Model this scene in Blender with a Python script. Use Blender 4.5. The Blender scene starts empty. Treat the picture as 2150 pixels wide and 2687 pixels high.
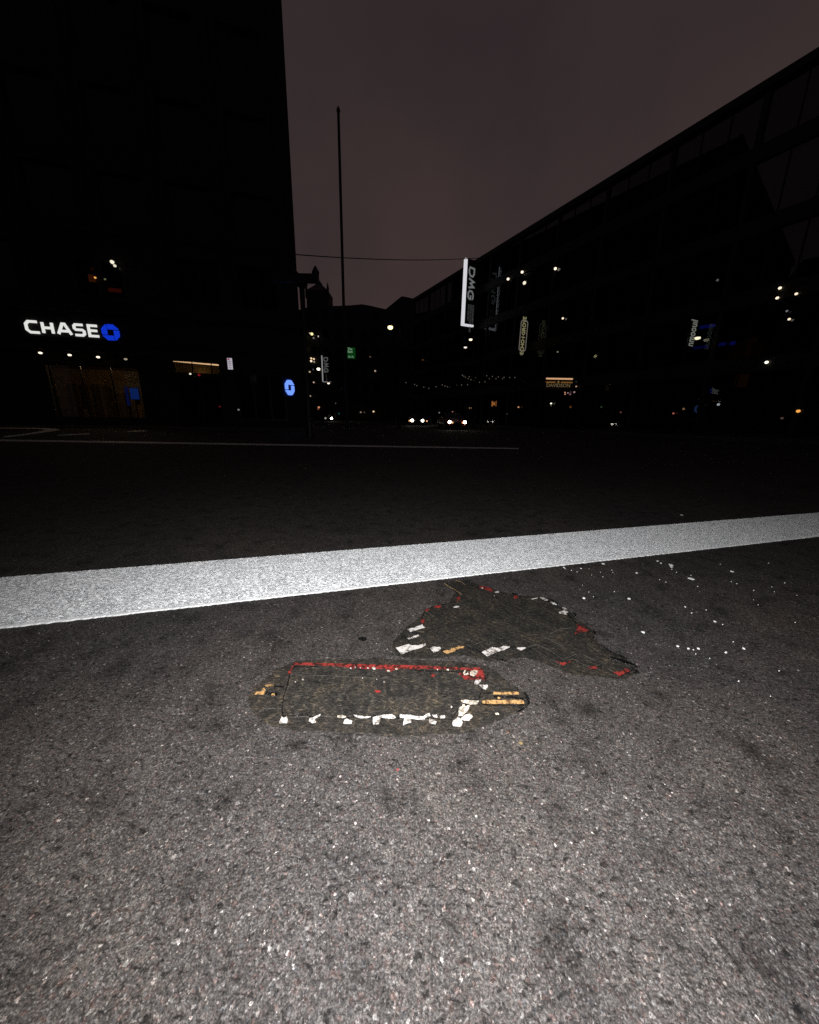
import bpy, math, random
from mathutils import Vector, Matrix
random.seed(7)
scene = bpy.context.scene
COL = scene.collection
rad = math.radians

# ------------------------------------------------------------------ camera
F, CX, CY = 930.0, 1075.0, 1343.5          # focal length and centre in photograph pixels
_p = math.atan(245/930.0); _t = rad(1.0)
Z = Vector((math.cos(_p)*math.sin(_t), math.cos(_p)*math.cos(_t), math.sin(_p)))
_f = Vector((0, 0, -1)); Y = (_f - _f.dot(Z)*Z).normalized(); X = Y.cross(Z)
R = Matrix((X, Y, Z))
EYE = Vector((0, 0, 0.86))
cd = bpy.data.cameras.new('camera'); cam = bpy.data.objects.new('camera', cd); COL.objects.link(cam)
cam.matrix_world = Matrix.Translation(EYE) @ R.to_4x4()
cd.sensor_fit = 'HORIZONTAL'; cd.sensor_width = 36.0; cd.lens = 930/2150*36.0
cd.clip_start = 0.02; cd.clip_end = 2000
scene.camera = cam

# ------------------------------------------------------------------ world: late dusk over a lit city
w = bpy.data.worlds.new('World'); scene.world = w; w.use_nodes = True
nt = w.node_tree; bg = nt.nodes['Background']
sky = nt.nodes.new('ShaderNodeTexSky'); sky.sky_type = 'NISHITA'; sky.sun_disc = False
sky.sun_elevation = rad(-4); sky.sun_rotation = rad(25); sky.air_density = 1.5; sky.dust_density = 3
mulS = nt.nodes.new('ShaderNodeMix'); mulS.data_type = 'RGBA'; mulS.blend_type = 'MULTIPLY'; mulS.inputs[0].default_value = 1
mulS.inputs[7].default_value = (0.6, 0.3, 0.22, 1)
nt.links.new(sky.outputs[0], mulS.inputs[6])
tc = nt.nodes.new('ShaderNodeTexCoord'); sep = nt.nodes.new('ShaderNodeSeparateXYZ')
nt.links.new(tc.outputs['Generated'], sep.inputs[0])
ramp = nt.nodes.new('ShaderNodeValToRGB')
ramp.color_ramp.elements[0].position = 0.0; ramp.color_ramp.elements[0].color = (0.50, 0.345, 0.325, 1)
ramp.color_ramp.elements[1].position = 0.75; ramp.color_ramp.elements[1].color = (0.28, 0.20, 0.22, 1)
e = ramp.color_ramp.elements.new(0.30); e.color = (0.43, 0.295, 0.295, 1)
nt.links.new(sep.outputs[2], ramp.inputs[0])
addS = nt.nodes.new('ShaderNodeMix'); addS.data_type = 'RGBA'; addS.blend_type = 'ADD'; addS.inputs[0].default_value = 1
nt.links.new(ramp.outputs[0], addS.inputs[6]); nt.links.new(mulS.outputs[2], addS.inputs[7])
cn = nt.nodes.new('ShaderNodeTexNoise'); cn.inputs['Scale'].default_value = 3.5; cn.inputs['Detail'].default_value = 5
nt.links.new(tc.outputs['Generated'], cn.inputs['Vector'])
cr_ = nt.nodes.new('ShaderNodeValToRGB'); cr_.color_ramp.elements[0].position = .35; cr_.color_ramp.elements[0].color = (.86, .87, .9, 1)
cr_.color_ramp.elements[1].position = .65; cr_.color_ramp.elements[1].color = (1.12, 1.09, 1.04, 1); nt.links.new(cn.outputs[0], cr_.inputs[0])
cl = nt.nodes.new('ShaderNodeMix'); cl.data_type = 'RGBA'; cl.blend_type = 'MULTIPLY'; cl.inputs[0].default_value = 1
nt.links.new(addS.outputs[2], cl.inputs[6]); nt.links.new(cr_.outputs[0], cl.inputs[7]); nt.links.new(cl.outputs[2], bg.inputs['Color']); bg.inputs['Strength'].default_value = 0.10

# ------------------------------------------------------------------ the camera's flash
fl = bpy.data.lights.new('flash', 'SPOT'); fo = bpy.data.objects.new('flash', fl); COL.objects.link(fo)
fl.energy = 285; fl.spot_size = rad(156); fl.spot_blend = .85; fl.shadow_soft_size = 0.012; fl.color = (1.0, 0.985, 0.97)
fo.location = EYE + Vector((0.03, 0.0, 0.07))
fo.rotation_euler = (Vector((0.28, 1.70, 0.0)) - fo.location).to_track_quat('-Z', 'Y').to_euler()

vs = scene.view_settings; vs.view_transform = 'Standard'; vs.look = 'None'; vs.exposure = 0; vs.gamma = 1; vs.use_curve_mapping = False

# ------------------------------------------------------------------ surveying helpers
def ray(px, py): return R @ Vector(((px-CX)/F, -(py-CY)/F, -1.0))
def ground(px, py, z=0.0):
    d = ray(px, py); return EYE + d*((z-EYE.z)/d.z)
def hit(px, py, p0, n):
    d = ray(px, py); n = Vector(n); return EYE + d*((Vector(p0)-EYE).dot(n)/d.dot(n))
def atY(px, py, y): return hit(px, py, (0, y, 0), (0, 1, 0))
def zoom(x0, y0, k, pts): return [(x0+a*k, y0+b*k) for a, b in pts]
K = 400/1658.0

# ------------------------------------------------------------------ mesh helpers
class MB:
    def __init__(s): s.v = []; s.f = []
    def poly(s, pts):
        i = len(s.v); s.v += [Vector(p) for p in pts]; s.f.append(list(range(i, i+len(pts))))
    def prism(s, pts, ext):
        pts = [Vector(p) for p in pts]; ext = Vector(ext); n = len(pts); i = len(s.v)
        s.v += pts + [p+ext for p in pts]
        s.f.append(list(range(i+n-1, i-1, -1))); s.f.append(list(range(i+n, i+2*n)))
        for k in range(n): s.f.append([i+k, i+(k+1) % n, i+n+(k+1) % n, i+n+k])
    def box(s, o, a, b, c):
        o, a, b, c = map(Vector, (o, a, b, c)); s.prism([o, o+a, o+a+b, o+b], c)
    def cbox(s, c, x, y, z):
        s.box((c[0]-x/2, c[1]-y/2, c[2]-z/2), (x, 0, 0), (0, y, 0), (0, 0, z))
    def tube(s, p0, p1, r0, r1=None, n=12):
        r1 = r0 if r1 is None else r1; p0 = Vector(p0); p1 = Vector(p1); d = (p1-p0).normalized()
        a = d.orthogonal().normalized(); b = d.cross(a); i = len(s.v)
        for p, r in ((p0, r0), (p1, r1)):
            for k in range(n):
                t = 2*math.pi*k/n; s.v.append(p + a*math.cos(t)*r + b*math.sin(t)*r)
        for k in range(n): s.f.append([i+k, i+(k+1) % n, i+n+(k+1) % n, i+n+k])
        s.f.append(list(range(i+n-1, i-1, -1))); s.f.append(list(range(i+n, i+2*n)))
    def path(s, pts, r, n=6):
        for a, b in zip(pts, pts[1:]): s.tube(a, b, r, r, n)
    def ball(s, c, r, sz=1.0, n=12, m=8):
        c = Vector(c); i = len(s.v); s.v.append(c+Vector((0, 0, r*sz)))
        for j in range(1, m):
            a = math.pi*j/m
            for k in range(n):
                t = 2*math.pi*k/n; s.v.append(c+Vector((r*math.sin(a)*math.cos(t), r*math.sin(a)*math.sin(t), r*sz*math.cos(a))))
        s.v.append(c-Vector((0, 0, r*sz))); L = len(s.v)-1
        for k in range(n): s.f.append([i, i+1+k, i+1+(k+1) % n]); s.f.append([L, L-n+(k+1) % n, L-n+k])
        for j in range(m-2):
            for k in range(n):
                q = i+1+j*n; s.f.append([q+k, q+n+k, q+n+(k+1) % n, q+(k+1) % n])
    def lathe(s, c, prof, n=16):
        c = Vector(c)
        for (r0, z0), (r1, z1) in zip(prof, prof[1:]):
            s.tube(c+Vector((0, 0, z0)), c+Vector((0, 0, z1)), max(r0, .001), max(r1, .001), n)

def obj(name, mb, mat, parent=None, smooth=False, loc=None):
    me = bpy.data.meshes.new(name)
    base = Vector(parent['_loc']) if parent is not None and '_loc' in parent else Vector((0, 0, 0))
    off = Vector(loc) if loc is not None else Vector((0, 0, 0))
    me.from_pydata([tuple(v-base-off) for v in mb.v], [], mb.f); me.update()
    if smooth:
        for p in me.polygons: p.use_smooth = True
    me.materials.append(mat)
    o = bpy.data.objects.new(name, me); COL.objects.link(o)
    o.location = off
    if parent is not None: o.parent = parent
    return o
def sub(name, mb, mat, part, smooth=False):       # child of a part: coordinates relative to the thing's base
    me = bpy.data.meshes.new(name); base = Vector(part.parent['_loc'])+part.location
    me.from_pydata([tuple(v-base) for v in mb.v], [], mb.f); me.update()
    if smooth:
        for p in me.polygons: p.use_smooth = True
    me.materials.append(mat); o = bpy.data.objects.new(name, me); COL.objects.link(o); o.parent = part
    return o
def tag(o, label, cat, group=None, kind=None):
    if kind: o['kind'] = kind
    if label: o['label'] = label
    if cat: o['category'] = cat
    if group: o['group'] = group
    return o
def thing(name, label, cat, loc, group=None):
    o = bpy.data.objects.new(name, None); COL.objects.link(o); o.location = loc; o['_loc'] = list(loc)
    o.empty_display_size = 0.2
    return tag(o, label, cat, group)

# ------------------------------------------------------------------ materials
def mat(name, col, rough=0.8, metal=0.0, spec=0.5, var=0.0, scale=5.0, bump=0.0, bscale=40.0):
    m = bpy.data.materials.new(name); m.use_nodes = True; n = m.node_tree; b = n.nodes['Principled BSDF']
    b.inputs['Base Color'].default_value = (*col, 1); b.inputs['Roughness'].default_value = rough
    b.inputs['Metallic'].default_value = metal; b.inputs['Specular IOR Level'].default_value = spec
    t = n.nodes.new('ShaderNodeTexCoord')
    if var > 0:
        no = n.nodes.new('ShaderNodeTexNoise'); no.inputs['Scale'].default_value = scale; no.inputs['Detail'].default_value = 6
        n.links.new(t.outputs['Object'], no.inputs['Vector'])
        r = n.nodes.new('ShaderNodeValToRGB'); r.color_ramp.elements[0].position = .3; r.color_ramp.elements[1].position = .7
        r.color_ramp.elements[0].color = (*[c*(1-var) for c in col], 1); r.color_ramp.elements[1].color = (*[min(1, c*(1+var)) for c in col], 1)
        n.links.new(no.outputs[0], r.inputs[0]); n.links.new(r.outputs[0], b.inputs['Base Color'])
    if bump > 0:
        no2 = n.nodes.new('ShaderNodeTexNoise'); no2.inputs['Scale'].default_value = bscale; no2.inputs['Detail'].default_value = 4
        n.links.new(t.outputs['Object'], no2.inputs['Vector'])
        bu = n.nodes.new('ShaderNodeBump'); bu.inputs['Strength'].default_value = bump; bu.inputs['Distance'].default_value = .02
        n.links.new(no2.outputs[0], bu.inputs['Height']); n.links.new(bu.outputs[0], b.inputs['Normal'])
    return m
_em = {}
def emit(col, s, light=True):
    key = (col, s, light)
    if key in _em: return _em[key]
    m = bpy.data.materials.new('lamp_or_glow'); m.use_nodes = True; n = m.node_tree
    n.nodes.remove(n.nodes['Principled BSDF']); e = n.nodes.new('ShaderNodeEmission')
    e.inputs[0].default_value = (*col, 1); e.inputs[1].default_value = s
    n.links.new(e.outputs[0], n.nodes['Material Output'].inputs[0])
    if not light: m.cycles.emission_sampling = 'NONE'
    _em[key] = m; return m

def N(n, kind, **kw):
    x = n.nodes.new('ShaderNode'+kind)
    for k, v in kw.items(): setattr(x, k, v)
    return x
def ramp_node(n, stops):
    r = N(n, 'ValToRGB'); cr = r.color_ramp
    cr.elements[0].position = stops[0][0]; cr.elements[0].color = (*stops[0][1], 1)
    cr.elements[1].position = stops[-1][0]; cr.elements[1].color = (*stops[-1][1], 1)
    for p, c in stops[1:-1]:
        e = cr.elements.new(p); e.color = (*c, 1)
    return r
def mixc(n, mode, fac, a, b):
    m = N(n, 'Mix', data_type='RGBA', blend_type=mode)
    if isinstance(fac, (int, float)): m.inputs[0].default_value = fac
    else: n.links.new(fac, m.inputs[0])
    for i, v in ((6, a), (7, b)):
        if isinstance(v, tuple): m.inputs[i].default_value = (*v, 1)
        else: n.links.new(v, m.inputs[i])
    return m.outputs[2]
def g3(v): return (v, v, v)

def asphalt_colour(n, co):
    dn = N(n, 'TexNoise'); dn.inputs['Scale'].default_value = 60; n.links.new(co, dn.inputs['Vector'])
    ad = N(n, 'VectorMath', operation='MULTIPLY_ADD'); ad.inputs[1].default_value = (.01, .01, .01)
    n.links.new(dn.outputs['Color'], ad.inputs[0]); n.links.new(co, ad.inputs[2]); cw = ad.outputs[0]
    # stone chips of two sizes
    v1 = N(n, 'TexVoronoi'); v1.inputs['Scale'].default_value = 175; n.links.new(cw, v1.inputs['Vector'])
    s1 = N(n, 'SeparateColor'); n.links.new(v1.outputs['Color'], s1.inputs[0])
    r1 = ramp_node(n, [(0, (.016, .0145, .014)), (.30, (.030, .0272, .026)), (.70, (.048, .044, .042)), (.93, (.068, .063, .060)), (.985, (.095, .089, .085)), (1, (.19, .183, .177))])
    n.links.new(s1.outputs[0], r1.inputs[0])
    v2 = N(n, 'TexVoronoi'); v2.inputs['Scale'].default_value = 430; n.links.new(cw, v2.inputs['Vector'])
    s2 = N(n, 'SeparateColor'); n.links.new(v2.outputs['Color'], s2.inputs[0])
    r2 = ramp_node(n, [(0, (.016, .015, .015)), (.6, (.042, .039, .037)), (.93, (.09, .084, .08)), (1, (.22, .21, .20))])
    n.links.new(s2.outputs[0], r2.inputs[0])
    c = mixc(n, 'MIX', .42, r1.outputs[0], r2.outputs[0])
    # fine binder grain and small irregular holes in it
    f1 = N(n, 'TexNoise'); f1.inputs['Scale'].default_value = 240; f1.inputs['Detail'].default_value = 4; f1.inputs['Roughness'].default_value = .7; n.links.new(co, f1.inputs['Vector'])
    q1 = ramp_node(n, [(.36, g3(.42)), (.5, g3(.98)), (.62, g3(1.75))]); n.links.new(f1.outputs[0], q1.inputs[0]); c = mixc(n, 'MULTIPLY', 1.0, c, q1.outputs[0])
    mp_ = N(n, 'Mapping'); mp_.inputs['Rotation'].default_value = (0, 0, .5); mp_.inputs['Scale'].default_value = (1, 1.7, 1); n.links.new(co, mp_.inputs[0])
    f2 = N(n, 'TexNoise'); f2.inputs['Scale'].default_value = 58; f2.inputs['Detail'].default_value = 3; f2.inputs['Distortion'].default_value = .6; n.links.new(mp_.outputs[0], f2.inputs['Vector'])
    q2 = ramp_node(n, [(.33, g3(.30)), (.40, g3(.85)), (.50, g3(1)), (.70, g3(1.12))]); n.links.new(f2.outputs[0], q2.inputs[0]); c = mixc(n, 'MULTIPLY', 1.0, c, q2.outputs[0])
    v6 = N(n, 'TexVoronoi'); v6.inputs['Scale'].default_value = 210; n.links.new(co, v6.inputs['Vector']); s6 = N(n, 'SeparateColor'); n.links.new(v6.outputs['Color'], s6.inputs[0])
    q6 = ramp_node(n, [(.990, g3(1)), (.9985, g3(5))]); n.links.new(s6.outputs[1], q6.inputs[0]); c = mixc(n, 'MULTIPLY', 1.0, c, q6.outputs[0])
    # tint of some stones (reddish, ochre)
    rt = ramp_node(n, [(0, (1.16, .90, .86)), (.10, (1.05, .98, .96)), (.5, (1, 1, 1)), (.9, (1, 1, 1)), (1, (.93, .98, 1.06))])
    n.links.new(s1.outputs[1], rt.inputs[0]); c = mixc(n, 'MULTIPLY', 1.0, c, rt.outputs[0])
    # bare pockets and slow mottling
    n3 = N(n, 'TexNoise'); n3.inputs['Scale'].default_value = 9; n3.inputs['Detail'].default_value = 5; n.links.new(co, n3.inputs['Vector'])
    r3 = ramp_node(n, [(.30, g3(.50)), (.44, g3(.93)), (.75, g3(1.2))]); n.links.new(n3.outputs[0], r3.inputs[0])
    c = mixc(n, 'MULTIPLY', 1.0, c, r3.outputs[0])
    n4 = N(n, 'TexNoise'); n4.inputs['Scale'].default_value = 1.1; n4.inputs['Detail'].default_value = 3; n.links.new(co, n4.inputs['Vector'])
    r4 = ramp_node(n, [(.35, (.86, .87, .9)), (.65, (1.1, 1.07, 1.03))]); n.links.new(n4.outputs[0], r4.inputs[0])
    c = mixc(n, 'MULTIPLY', 1.0, c, r4.outputs[0])
    n5 = N(n, 'TexVoronoi'); n5.inputs['Scale'].default_value = 26; n.links.new(cw, n5.inputs['Vector'])
    r5 = ramp_node(n, [(.06, g3(.12)), (.20, g3(1))]); n.links.new(n5.outputs['Distance'], r5.inputs[0])
    s5 = N(n, 'SeparateColor'); n.links.new(n5.outputs['Color'], s5.inputs[0])
    p5 = N(n, 'Math', operation='GREATER_THAN'); p5.inputs[1].default_value = .72; n.links.new(s5.outputs[2], p5.inputs[0])
    c = mixc(n, 'MIX', p5.outputs[0], c, mixc(n, 'MULTIPLY', 1.0, c, r5.outputs[0]))
    return c, v1
def asphalt():
    m = bpy.data.materials.new('asphalt'); m.use_nodes = True; n = m.node_tree; b = n.nodes['Principled BSDF']
    t = N(n, 'TexCoord'); co = t.outputs['Object']; c, v1 = asphalt_colour(n, co)
    # old oil and rubber stains lying on the road, each at its own spot
    sn = N(n, 'TexNoise'); sn.inputs['Scale'].default_value = 22; sn.inputs['Detail'].default_value = 7; sn.inputs['Roughness'].default_value = .65; n.links.new(co, sn.inputs['Vector'])
    for px_, py_, rr_, k_ in ((1544, 1862, .055, .45), (1470, 1888, .045, .5), (704, 1668, .06, .5), (780, 1955, .03, .4), (1968, 1960, .035, .4), (300, 1760, .07, .7), (1790, 1780, .06, .7), (1245, 1402, .10, .5), (900, 1390, .12, .65), (560, 1900, .05, .65)):
        P_ = ground(px_, py_); dd = N(n, 'VectorMath', operation='DISTANCE'); dd.inputs[1].default_value = (P_.x, P_.y, 0); n.links.new(co, dd.inputs[0])
        dm = N(n, 'Math', operation='MULTIPLY_ADD'); dm.inputs[1].default_value = 1/rr_; n.links.new(dd.outputs['Value'], dm.inputs[0]); n.links.new(sn.outputs[0], dm.inputs[2])
        rs_ = ramp_node(n, [(.72/2.5, g3(k_)), (1.0, g3(1))]); rs_.color_ramp.elements[1].position = 1.55/2.5
        dv = N(n, 'Math', operation='MULTIPLY'); dv.inputs[1].default_value = 1/2.5; n.links.new(dm.outputs[0], dv.inputs[0]); n.links.new(dv.outputs[0], rs_.inputs[0])
        c = mixc(n, 'MULTIPLY', 1.0, c, rs_.outputs[0])
    n.links.new(c, b.inputs['Base Color'])
    b.inputs['Roughness'].default_value = .85; b.inputs['Specular IOR Level'].default_value = .12
    b1 = N(n, 'Bump'); b1.inputs['Strength'].default_value = .35; b1.inputs['Distance'].default_value = .002
    n.links.new(v1.outputs['Distance'], b1.inputs['Height'])
    b1.invert = True
    b2 = N(n, 'Bump'); b2.inputs['Strength'].default_value = .6; b2.inputs['Distance'].default_value = .003
    b2.inputs['Strength'].default_value = .35; nb = N(n, 'TexNoise'); nb.inputs['Scale'].default_value = 70; nb.inputs['Detail'].default_value = 6; n.links.new(co, nb.inputs['Vector'])
    n.links.new(nb.outputs[0], b2.inputs['Height']); n.links.new(b1.outputs[0], b2.inputs['Normal']); n.links.new(b2.outputs[0], b.inputs['Normal'])
    return m

def tar(name, base, rot=0.0, bare=.5, sc=1.0):
    """old tar and rubber pressed into the road: fibrous, scuffed, with the asphalt showing through where it has worn away"""
    m = bpy.data.materials.new(name); m.use_nodes = True; n = m.node_tree; b = n.nodes['Principled BSDF']
    t = N(n, 'TexCoord'); co = t.outputs['Object']
    mp = N(n, 'Mapping'); mp.inputs['Rotation'].default_value = (0, 0, rot); mp.inputs['Scale'].default_value = (1, 2.4, 1); n.links.new(co, mp.inputs[0])
    a = N(n, 'TexNoise'); a.inputs['Scale'].default_value = 62*sc; a.inputs['Detail'].default_value = 9; a.inputs['Roughness'].default_value = .68; a.inputs['Distortion'].default_value = 1.6; n.links.new(mp.outputs[0], a.inputs['Vector'])
    r = ramp_node(n, [(.34, tuple(x*.25 for x in base)), (.46, tuple(x*.8 for x in base)), (.54, tuple(x*1.5 for x in base)), (.64, tuple(x*3.4 for x in base))]); n.links.new(a.outputs[0], r.inputs[0])
    d = N(n, 'TexNoise'); d.inputs['Scale'].default_value = 11; d.inputs['Detail'].default_value = 7; d.inputs['Roughness'].default_value = .62; n.links.new(co, d.inputs['Vector'])
    r2 = ramp_node(n, [(.34, (.50, .52, .55)), (.5, g3(1)), (.66, (1.55, 1.40, 1.20))]); n.links.new(d.outputs[0], r2.inputs[0])
    c = mixc(n, 'MULTIPLY', 1.0, r.outputs[0], r2.outputs[0])
    w_ = N(n, 'TexWave'); w_.inputs['Scale'].default_value = 9; w_.inputs['Distortion'].default_value = 9; w_.inputs['Detail'].default_value = 4; w_.inputs['Detail Scale'].default_value = 2.2; n.links.new(mp.outputs[0], w_.inputs['Vector'])
    rw = ramp_node(n, [(.0, g3(.86)), (.93, g3(1.05)), (.985, (2.0, 1.85, 1.6))]); n.links.new(w_.outputs[0], rw.inputs[0])
    c = mixc(n, 'MULTIPLY', 1.0, c, rw.outputs[0])
    ac, v1 = asphalt_colour(n, co)
    k = N(n, 'TexNoise'); k.inputs['Scale'].default_value = 24; k.inputs['Detail'].default_value = 8; k.inputs['Roughness'].default_value = .7; n.links.new(co, k.inputs['Vector'])
    rk = ramp_node(n, [(.50-.16*bare, g3(0)), (.62-.12*bare, g3(.75*bare+.1))]); n.links.new(k.outputs[0], rk.inputs[0])
    c = mixc(n, 'MIX', rk.outputs[0], c, ac)
    n.links.new(c, b.inputs['Base Color']); b.inputs['Roughness'].default_value = .75; b.inputs['Specular IOR Level'].default_value = .2
    bu = N(n, 'Bump'); bu.inputs['Strength'].default_value = .9; bu.inputs['Distance'].default_value = .005
    n.links.new(a.outputs[0], bu.inputs['Height']); n.links.new(bu.outputs[0], b.inputs['Normal'])
    return m

def paint(name, lo, hi, scale=170, thr=(.3, .6), rough=.6, bump=.5, big=9.0, sheen=0.0, bd=.003, bigf=.55, speck=0):
    m = bpy.data.materials.new(name); m.use_nodes = True; n = m.node_tree; b = n.nodes['Principled BSDF']
    t = N(n, 'TexCoord'); co = t.outputs['Object']
    a = N(n, 'TexNoise'); a.inputs['Scale'].default_value = scale; a.inputs['Detail'].default_value = 5; a.inputs['Roughness'].default_value = .7; n.links.new(co, a.inputs['Vector'])
    d = N(n, 'TexNoise'); d.inputs['Scale'].default_value = big; d.inputs['Detail'].default_value = 5; n.links.new(co, d.inputs['Vector'])
    ma = N(n, 'Math', operation='MULTIPLY_ADD'); ma.inputs[1].default_value = bigf; n.links.new(d.outputs[0], ma.inputs[0]); n.links.new(a.outputs[0], ma.inputs[2])
    ms = N(n, 'Math', operation='SUBTRACT'); ms.inputs[1].default_value = bigf/2; n.links.new(ma.outputs[0], ms.inputs[0])
    r = ramp_node(n, [(thr[0], lo), (thr[1], hi)]); n.links.new(ms.outputs[0], r.inputs[0])
    cc = r.outputs[0]
    if speck:
        v = N(n, 'TexVoronoi'); v.inputs['Scale'].default_value = speck; n.links.new(co, v.inputs['Vector']); sp = N(n, 'SeparateColor'); n.links.new(v.outputs['Color'], sp.inputs[0])
        rv = ramp_node(n, [(0, g3(.22)), (.30, g3(.50)), (.65, g3(1.05)), (1, g3(1.9))]); n.links.new(sp.outputs[0], rv.inputs[0]); cc = mixc(n, 'MULTIPLY', 1.0, cc, rv.outputs[0])
        wn = N(n, 'TexNoise'); wn.inputs['Scale'].default_value = 17; wn.inputs['Detail'].default_value = 9; wn.inputs['Roughness'].default_value = .75; n.links.new(co, wn.inputs['Vector'])
        rn = ramp_node(n, [(.34, g3(.22)), (.42, g3(.92)), (.6, g3(1.06))]); n.links.new(wn.outputs[0], rn.inputs[0]); cc = mixc(n, 'MULTIPLY', 1.0, cc, rn.outputs[0])
    n.links.new(cc, b.inputs['Base Color']); b.inputs['Roughness'].default_value = rough; b.inputs['Specular IOR Level'].default_value = .4
    if sheen:       # glass beads in road paint throw light back where it came from, most of all at grazing angles
        b.inputs['Sheen Weight'].default_value = sheen; b.inputs['Sheen Roughness'].default_value = .35; b.inputs['Sheen Tint'].default_value = (.93, .97, 1, 1)
    bu = N(n, 'Bump'); bu.inputs['Strength'].default_value = bump; bu.inputs['Distance'].default_value = bd
    n.links.new(a.outputs[0], bu.inputs['Height']); n.links.new(bu.outputs[0], b.inputs['Normal'])
    return m

def glass(name, refl=.12, tint=(.75, .8, .8)):
    m = bpy.data.materials.new(name); m.use_nodes = True; n = m.node_tree; n.nodes.remove(n.nodes['Principled BSDF'])
    tr = N(n, 'BsdfTransparent'); tr.inputs[0].default_value = (*tint, 1)
    gl = N(n, 'BsdfGlossy'); gl.inputs['Roughness'].default_value = .015; gl.inputs[0].default_value = (.9, .95, 1, 1)
    mx = N(n, 'MixShader'); mx.inputs[0].default_value = refl
    n.links.new(tr.outputs[0], mx.inputs[1]); n.links.new(gl.outputs[0], mx.inputs[2]); n.links.new(mx.outputs[0], n.nodes['Material Output'].inputs[0])
    return m

M = {}
M['asphalt'] = asphalt()
M['stone'] = mat('dark_stone', (.013, .0115, .010), .85, var=.35, scale=3, bump=.3, bscale=25)
M['panel'] = mat('dark_panel', (.005, .005, .0053), .6, var=.3, scale=2)
M['frame'] = mat('dark_aluminium', (.02, .02, .022), .4, metal=.6, var=.2, scale=8)
M['concrete'] = mat('concrete', (.05, .047, .044), .85, var=.35, scale=6, bump=.4, bscale=30)
M['black'] = mat('black_metal', (.012, .012, .013), .5, metal=.3, var=.3, scale=12)
M['steel'] = mat('galvanised_steel', (.10, .10, .10), .5, metal=.7, var=.25, scale=20)
M['glass'] = glass('clear_glass', .025)
M['glassB'] = glass('facade_glass', .052, (.6, .64, .66))
M['glassG'] = glass('shop_glass', .02, (.8, .8, .8))
M['darkglass'] = mat('dark_glass', (.005, .005, .006), .12, spec=.2, var=.3, scale=1)
M['brown'] = mat('brown_wall', (.16, .10, .05), .8, var=.3, scale=3)
M['timber'] = mat('dark_timber', (.055, .035, .02), .6, var=.4, scale=8)
M['cream'] = mat('cream_plaster', (.45, .32, .17), .8, var=.15, scale=4)
M['rubber'] = mat('tyre_rubber', (.02, .02, .02), .8, var=.3, scale=30)
M['white'] = paint('road_paint', (.30, .315, .33), (.95, .96, .98), 150, (.38, .55), big=7, bigf=.2, sheen=1.0, bump=1.0, bd=.006, speck=115)
M['whiteEdge'] = paint('road_paint_bead', (.6, .62, .63), (.95, .97, .98), 220, (.35, .55), sheen=.5)
M['oldpaint'] = paint('old_road_paint', (.35, .35, .35), (.85, .85, .85), 40, (.3, .6))
M['tar'] = tar('tar_patch', (.0195, .0170, .0142), rot=.05, bare=.20)
M['tarU'] = tar('dark_tar_patch', (.0150, .0136, .0116), rot=-.5, bare=.08)
M['tarfield'] = tar('tar_field', (.0205, .0186, .0162), rot=0.0, bare=.12)
M['tarfieldU'] = tar('dark_tar_field', (.0165, .0150, .0128), rot=-.5, bare=.04)
M['tardark'] = mat('tar_lump_shade', (.004, .004, .004), .35, var=.4, scale=60, bump=.6, bscale=120)
M['seam'] = paint('worn_seam', (.03, .027, .023), (.085, .078, .068), 120, (.40, .6))
M['seamO'] = paint('ochre_seam', (.05, .035, .02), (.30, .20, .10), 110, (.40, .6))
M['tileW'] = paint('white_vinyl', (.13, .115, .10), (.53, .505, .485), 75, (.38, .51), rough=.5, bump=.25, big=25)
M['tileWd'] = paint('dirty_white_vinyl', (.12, .10, .075), (.60, .53, .45), 130, (.36, .56), rough=.6, big=35)
M['tileR'] = paint('red_vinyl', (.028, .010, .009), (.25, .028, .023), 90, (.44, .58), rough=.5, bump=.3, big=28)
M['tileRd'] = paint('dark_red_vinyl', (.03, .012, .010), (.28, .022, .018), 110, (.38, .58), rough=.6, big=40)
M['tileO'] = paint('ochre_vinyl', (.07, .040, .018), (.44, .26, .105), 90, (.38, .55), rough=.55, bump=.3, big=25)
M['fleck'] = mat('white_fleck', (.9, .9, .9), .6, var=.08, scale=80)

# ------------------------------------------------------------------ ground, pavements
g = MB(); g.poly([(-500, -60, 0), (500, -60, 0), (500, 700, 0), (-500, 700, 0)])
tag(obj('ground', g, M['asphalt']), 'dark coarse asphalt road surface lit by the camera flash', None, kind='structure')

A0 = Vector((-7.8, 25, 0)); AU = Vector((.966, .259, 0)).normalized(); AN = Vector((.259, -.966, 0)).normalized()   # bank building, outward normal towards us
B0 = Vector((0.0, 61.3, 0)); BU = Vector((.454, -.891, 0)).normalized(); BN = Vector((-.891, -.454, 0)).normalized()  # long glass building on the right
def PA(u, v, w=0): return A0 + AU*u + AN*w + Vector((0, 0, v))
def PB(u, v, w=0): return B0 + BU*u + BN*w + Vector((0, 0, v))

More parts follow.
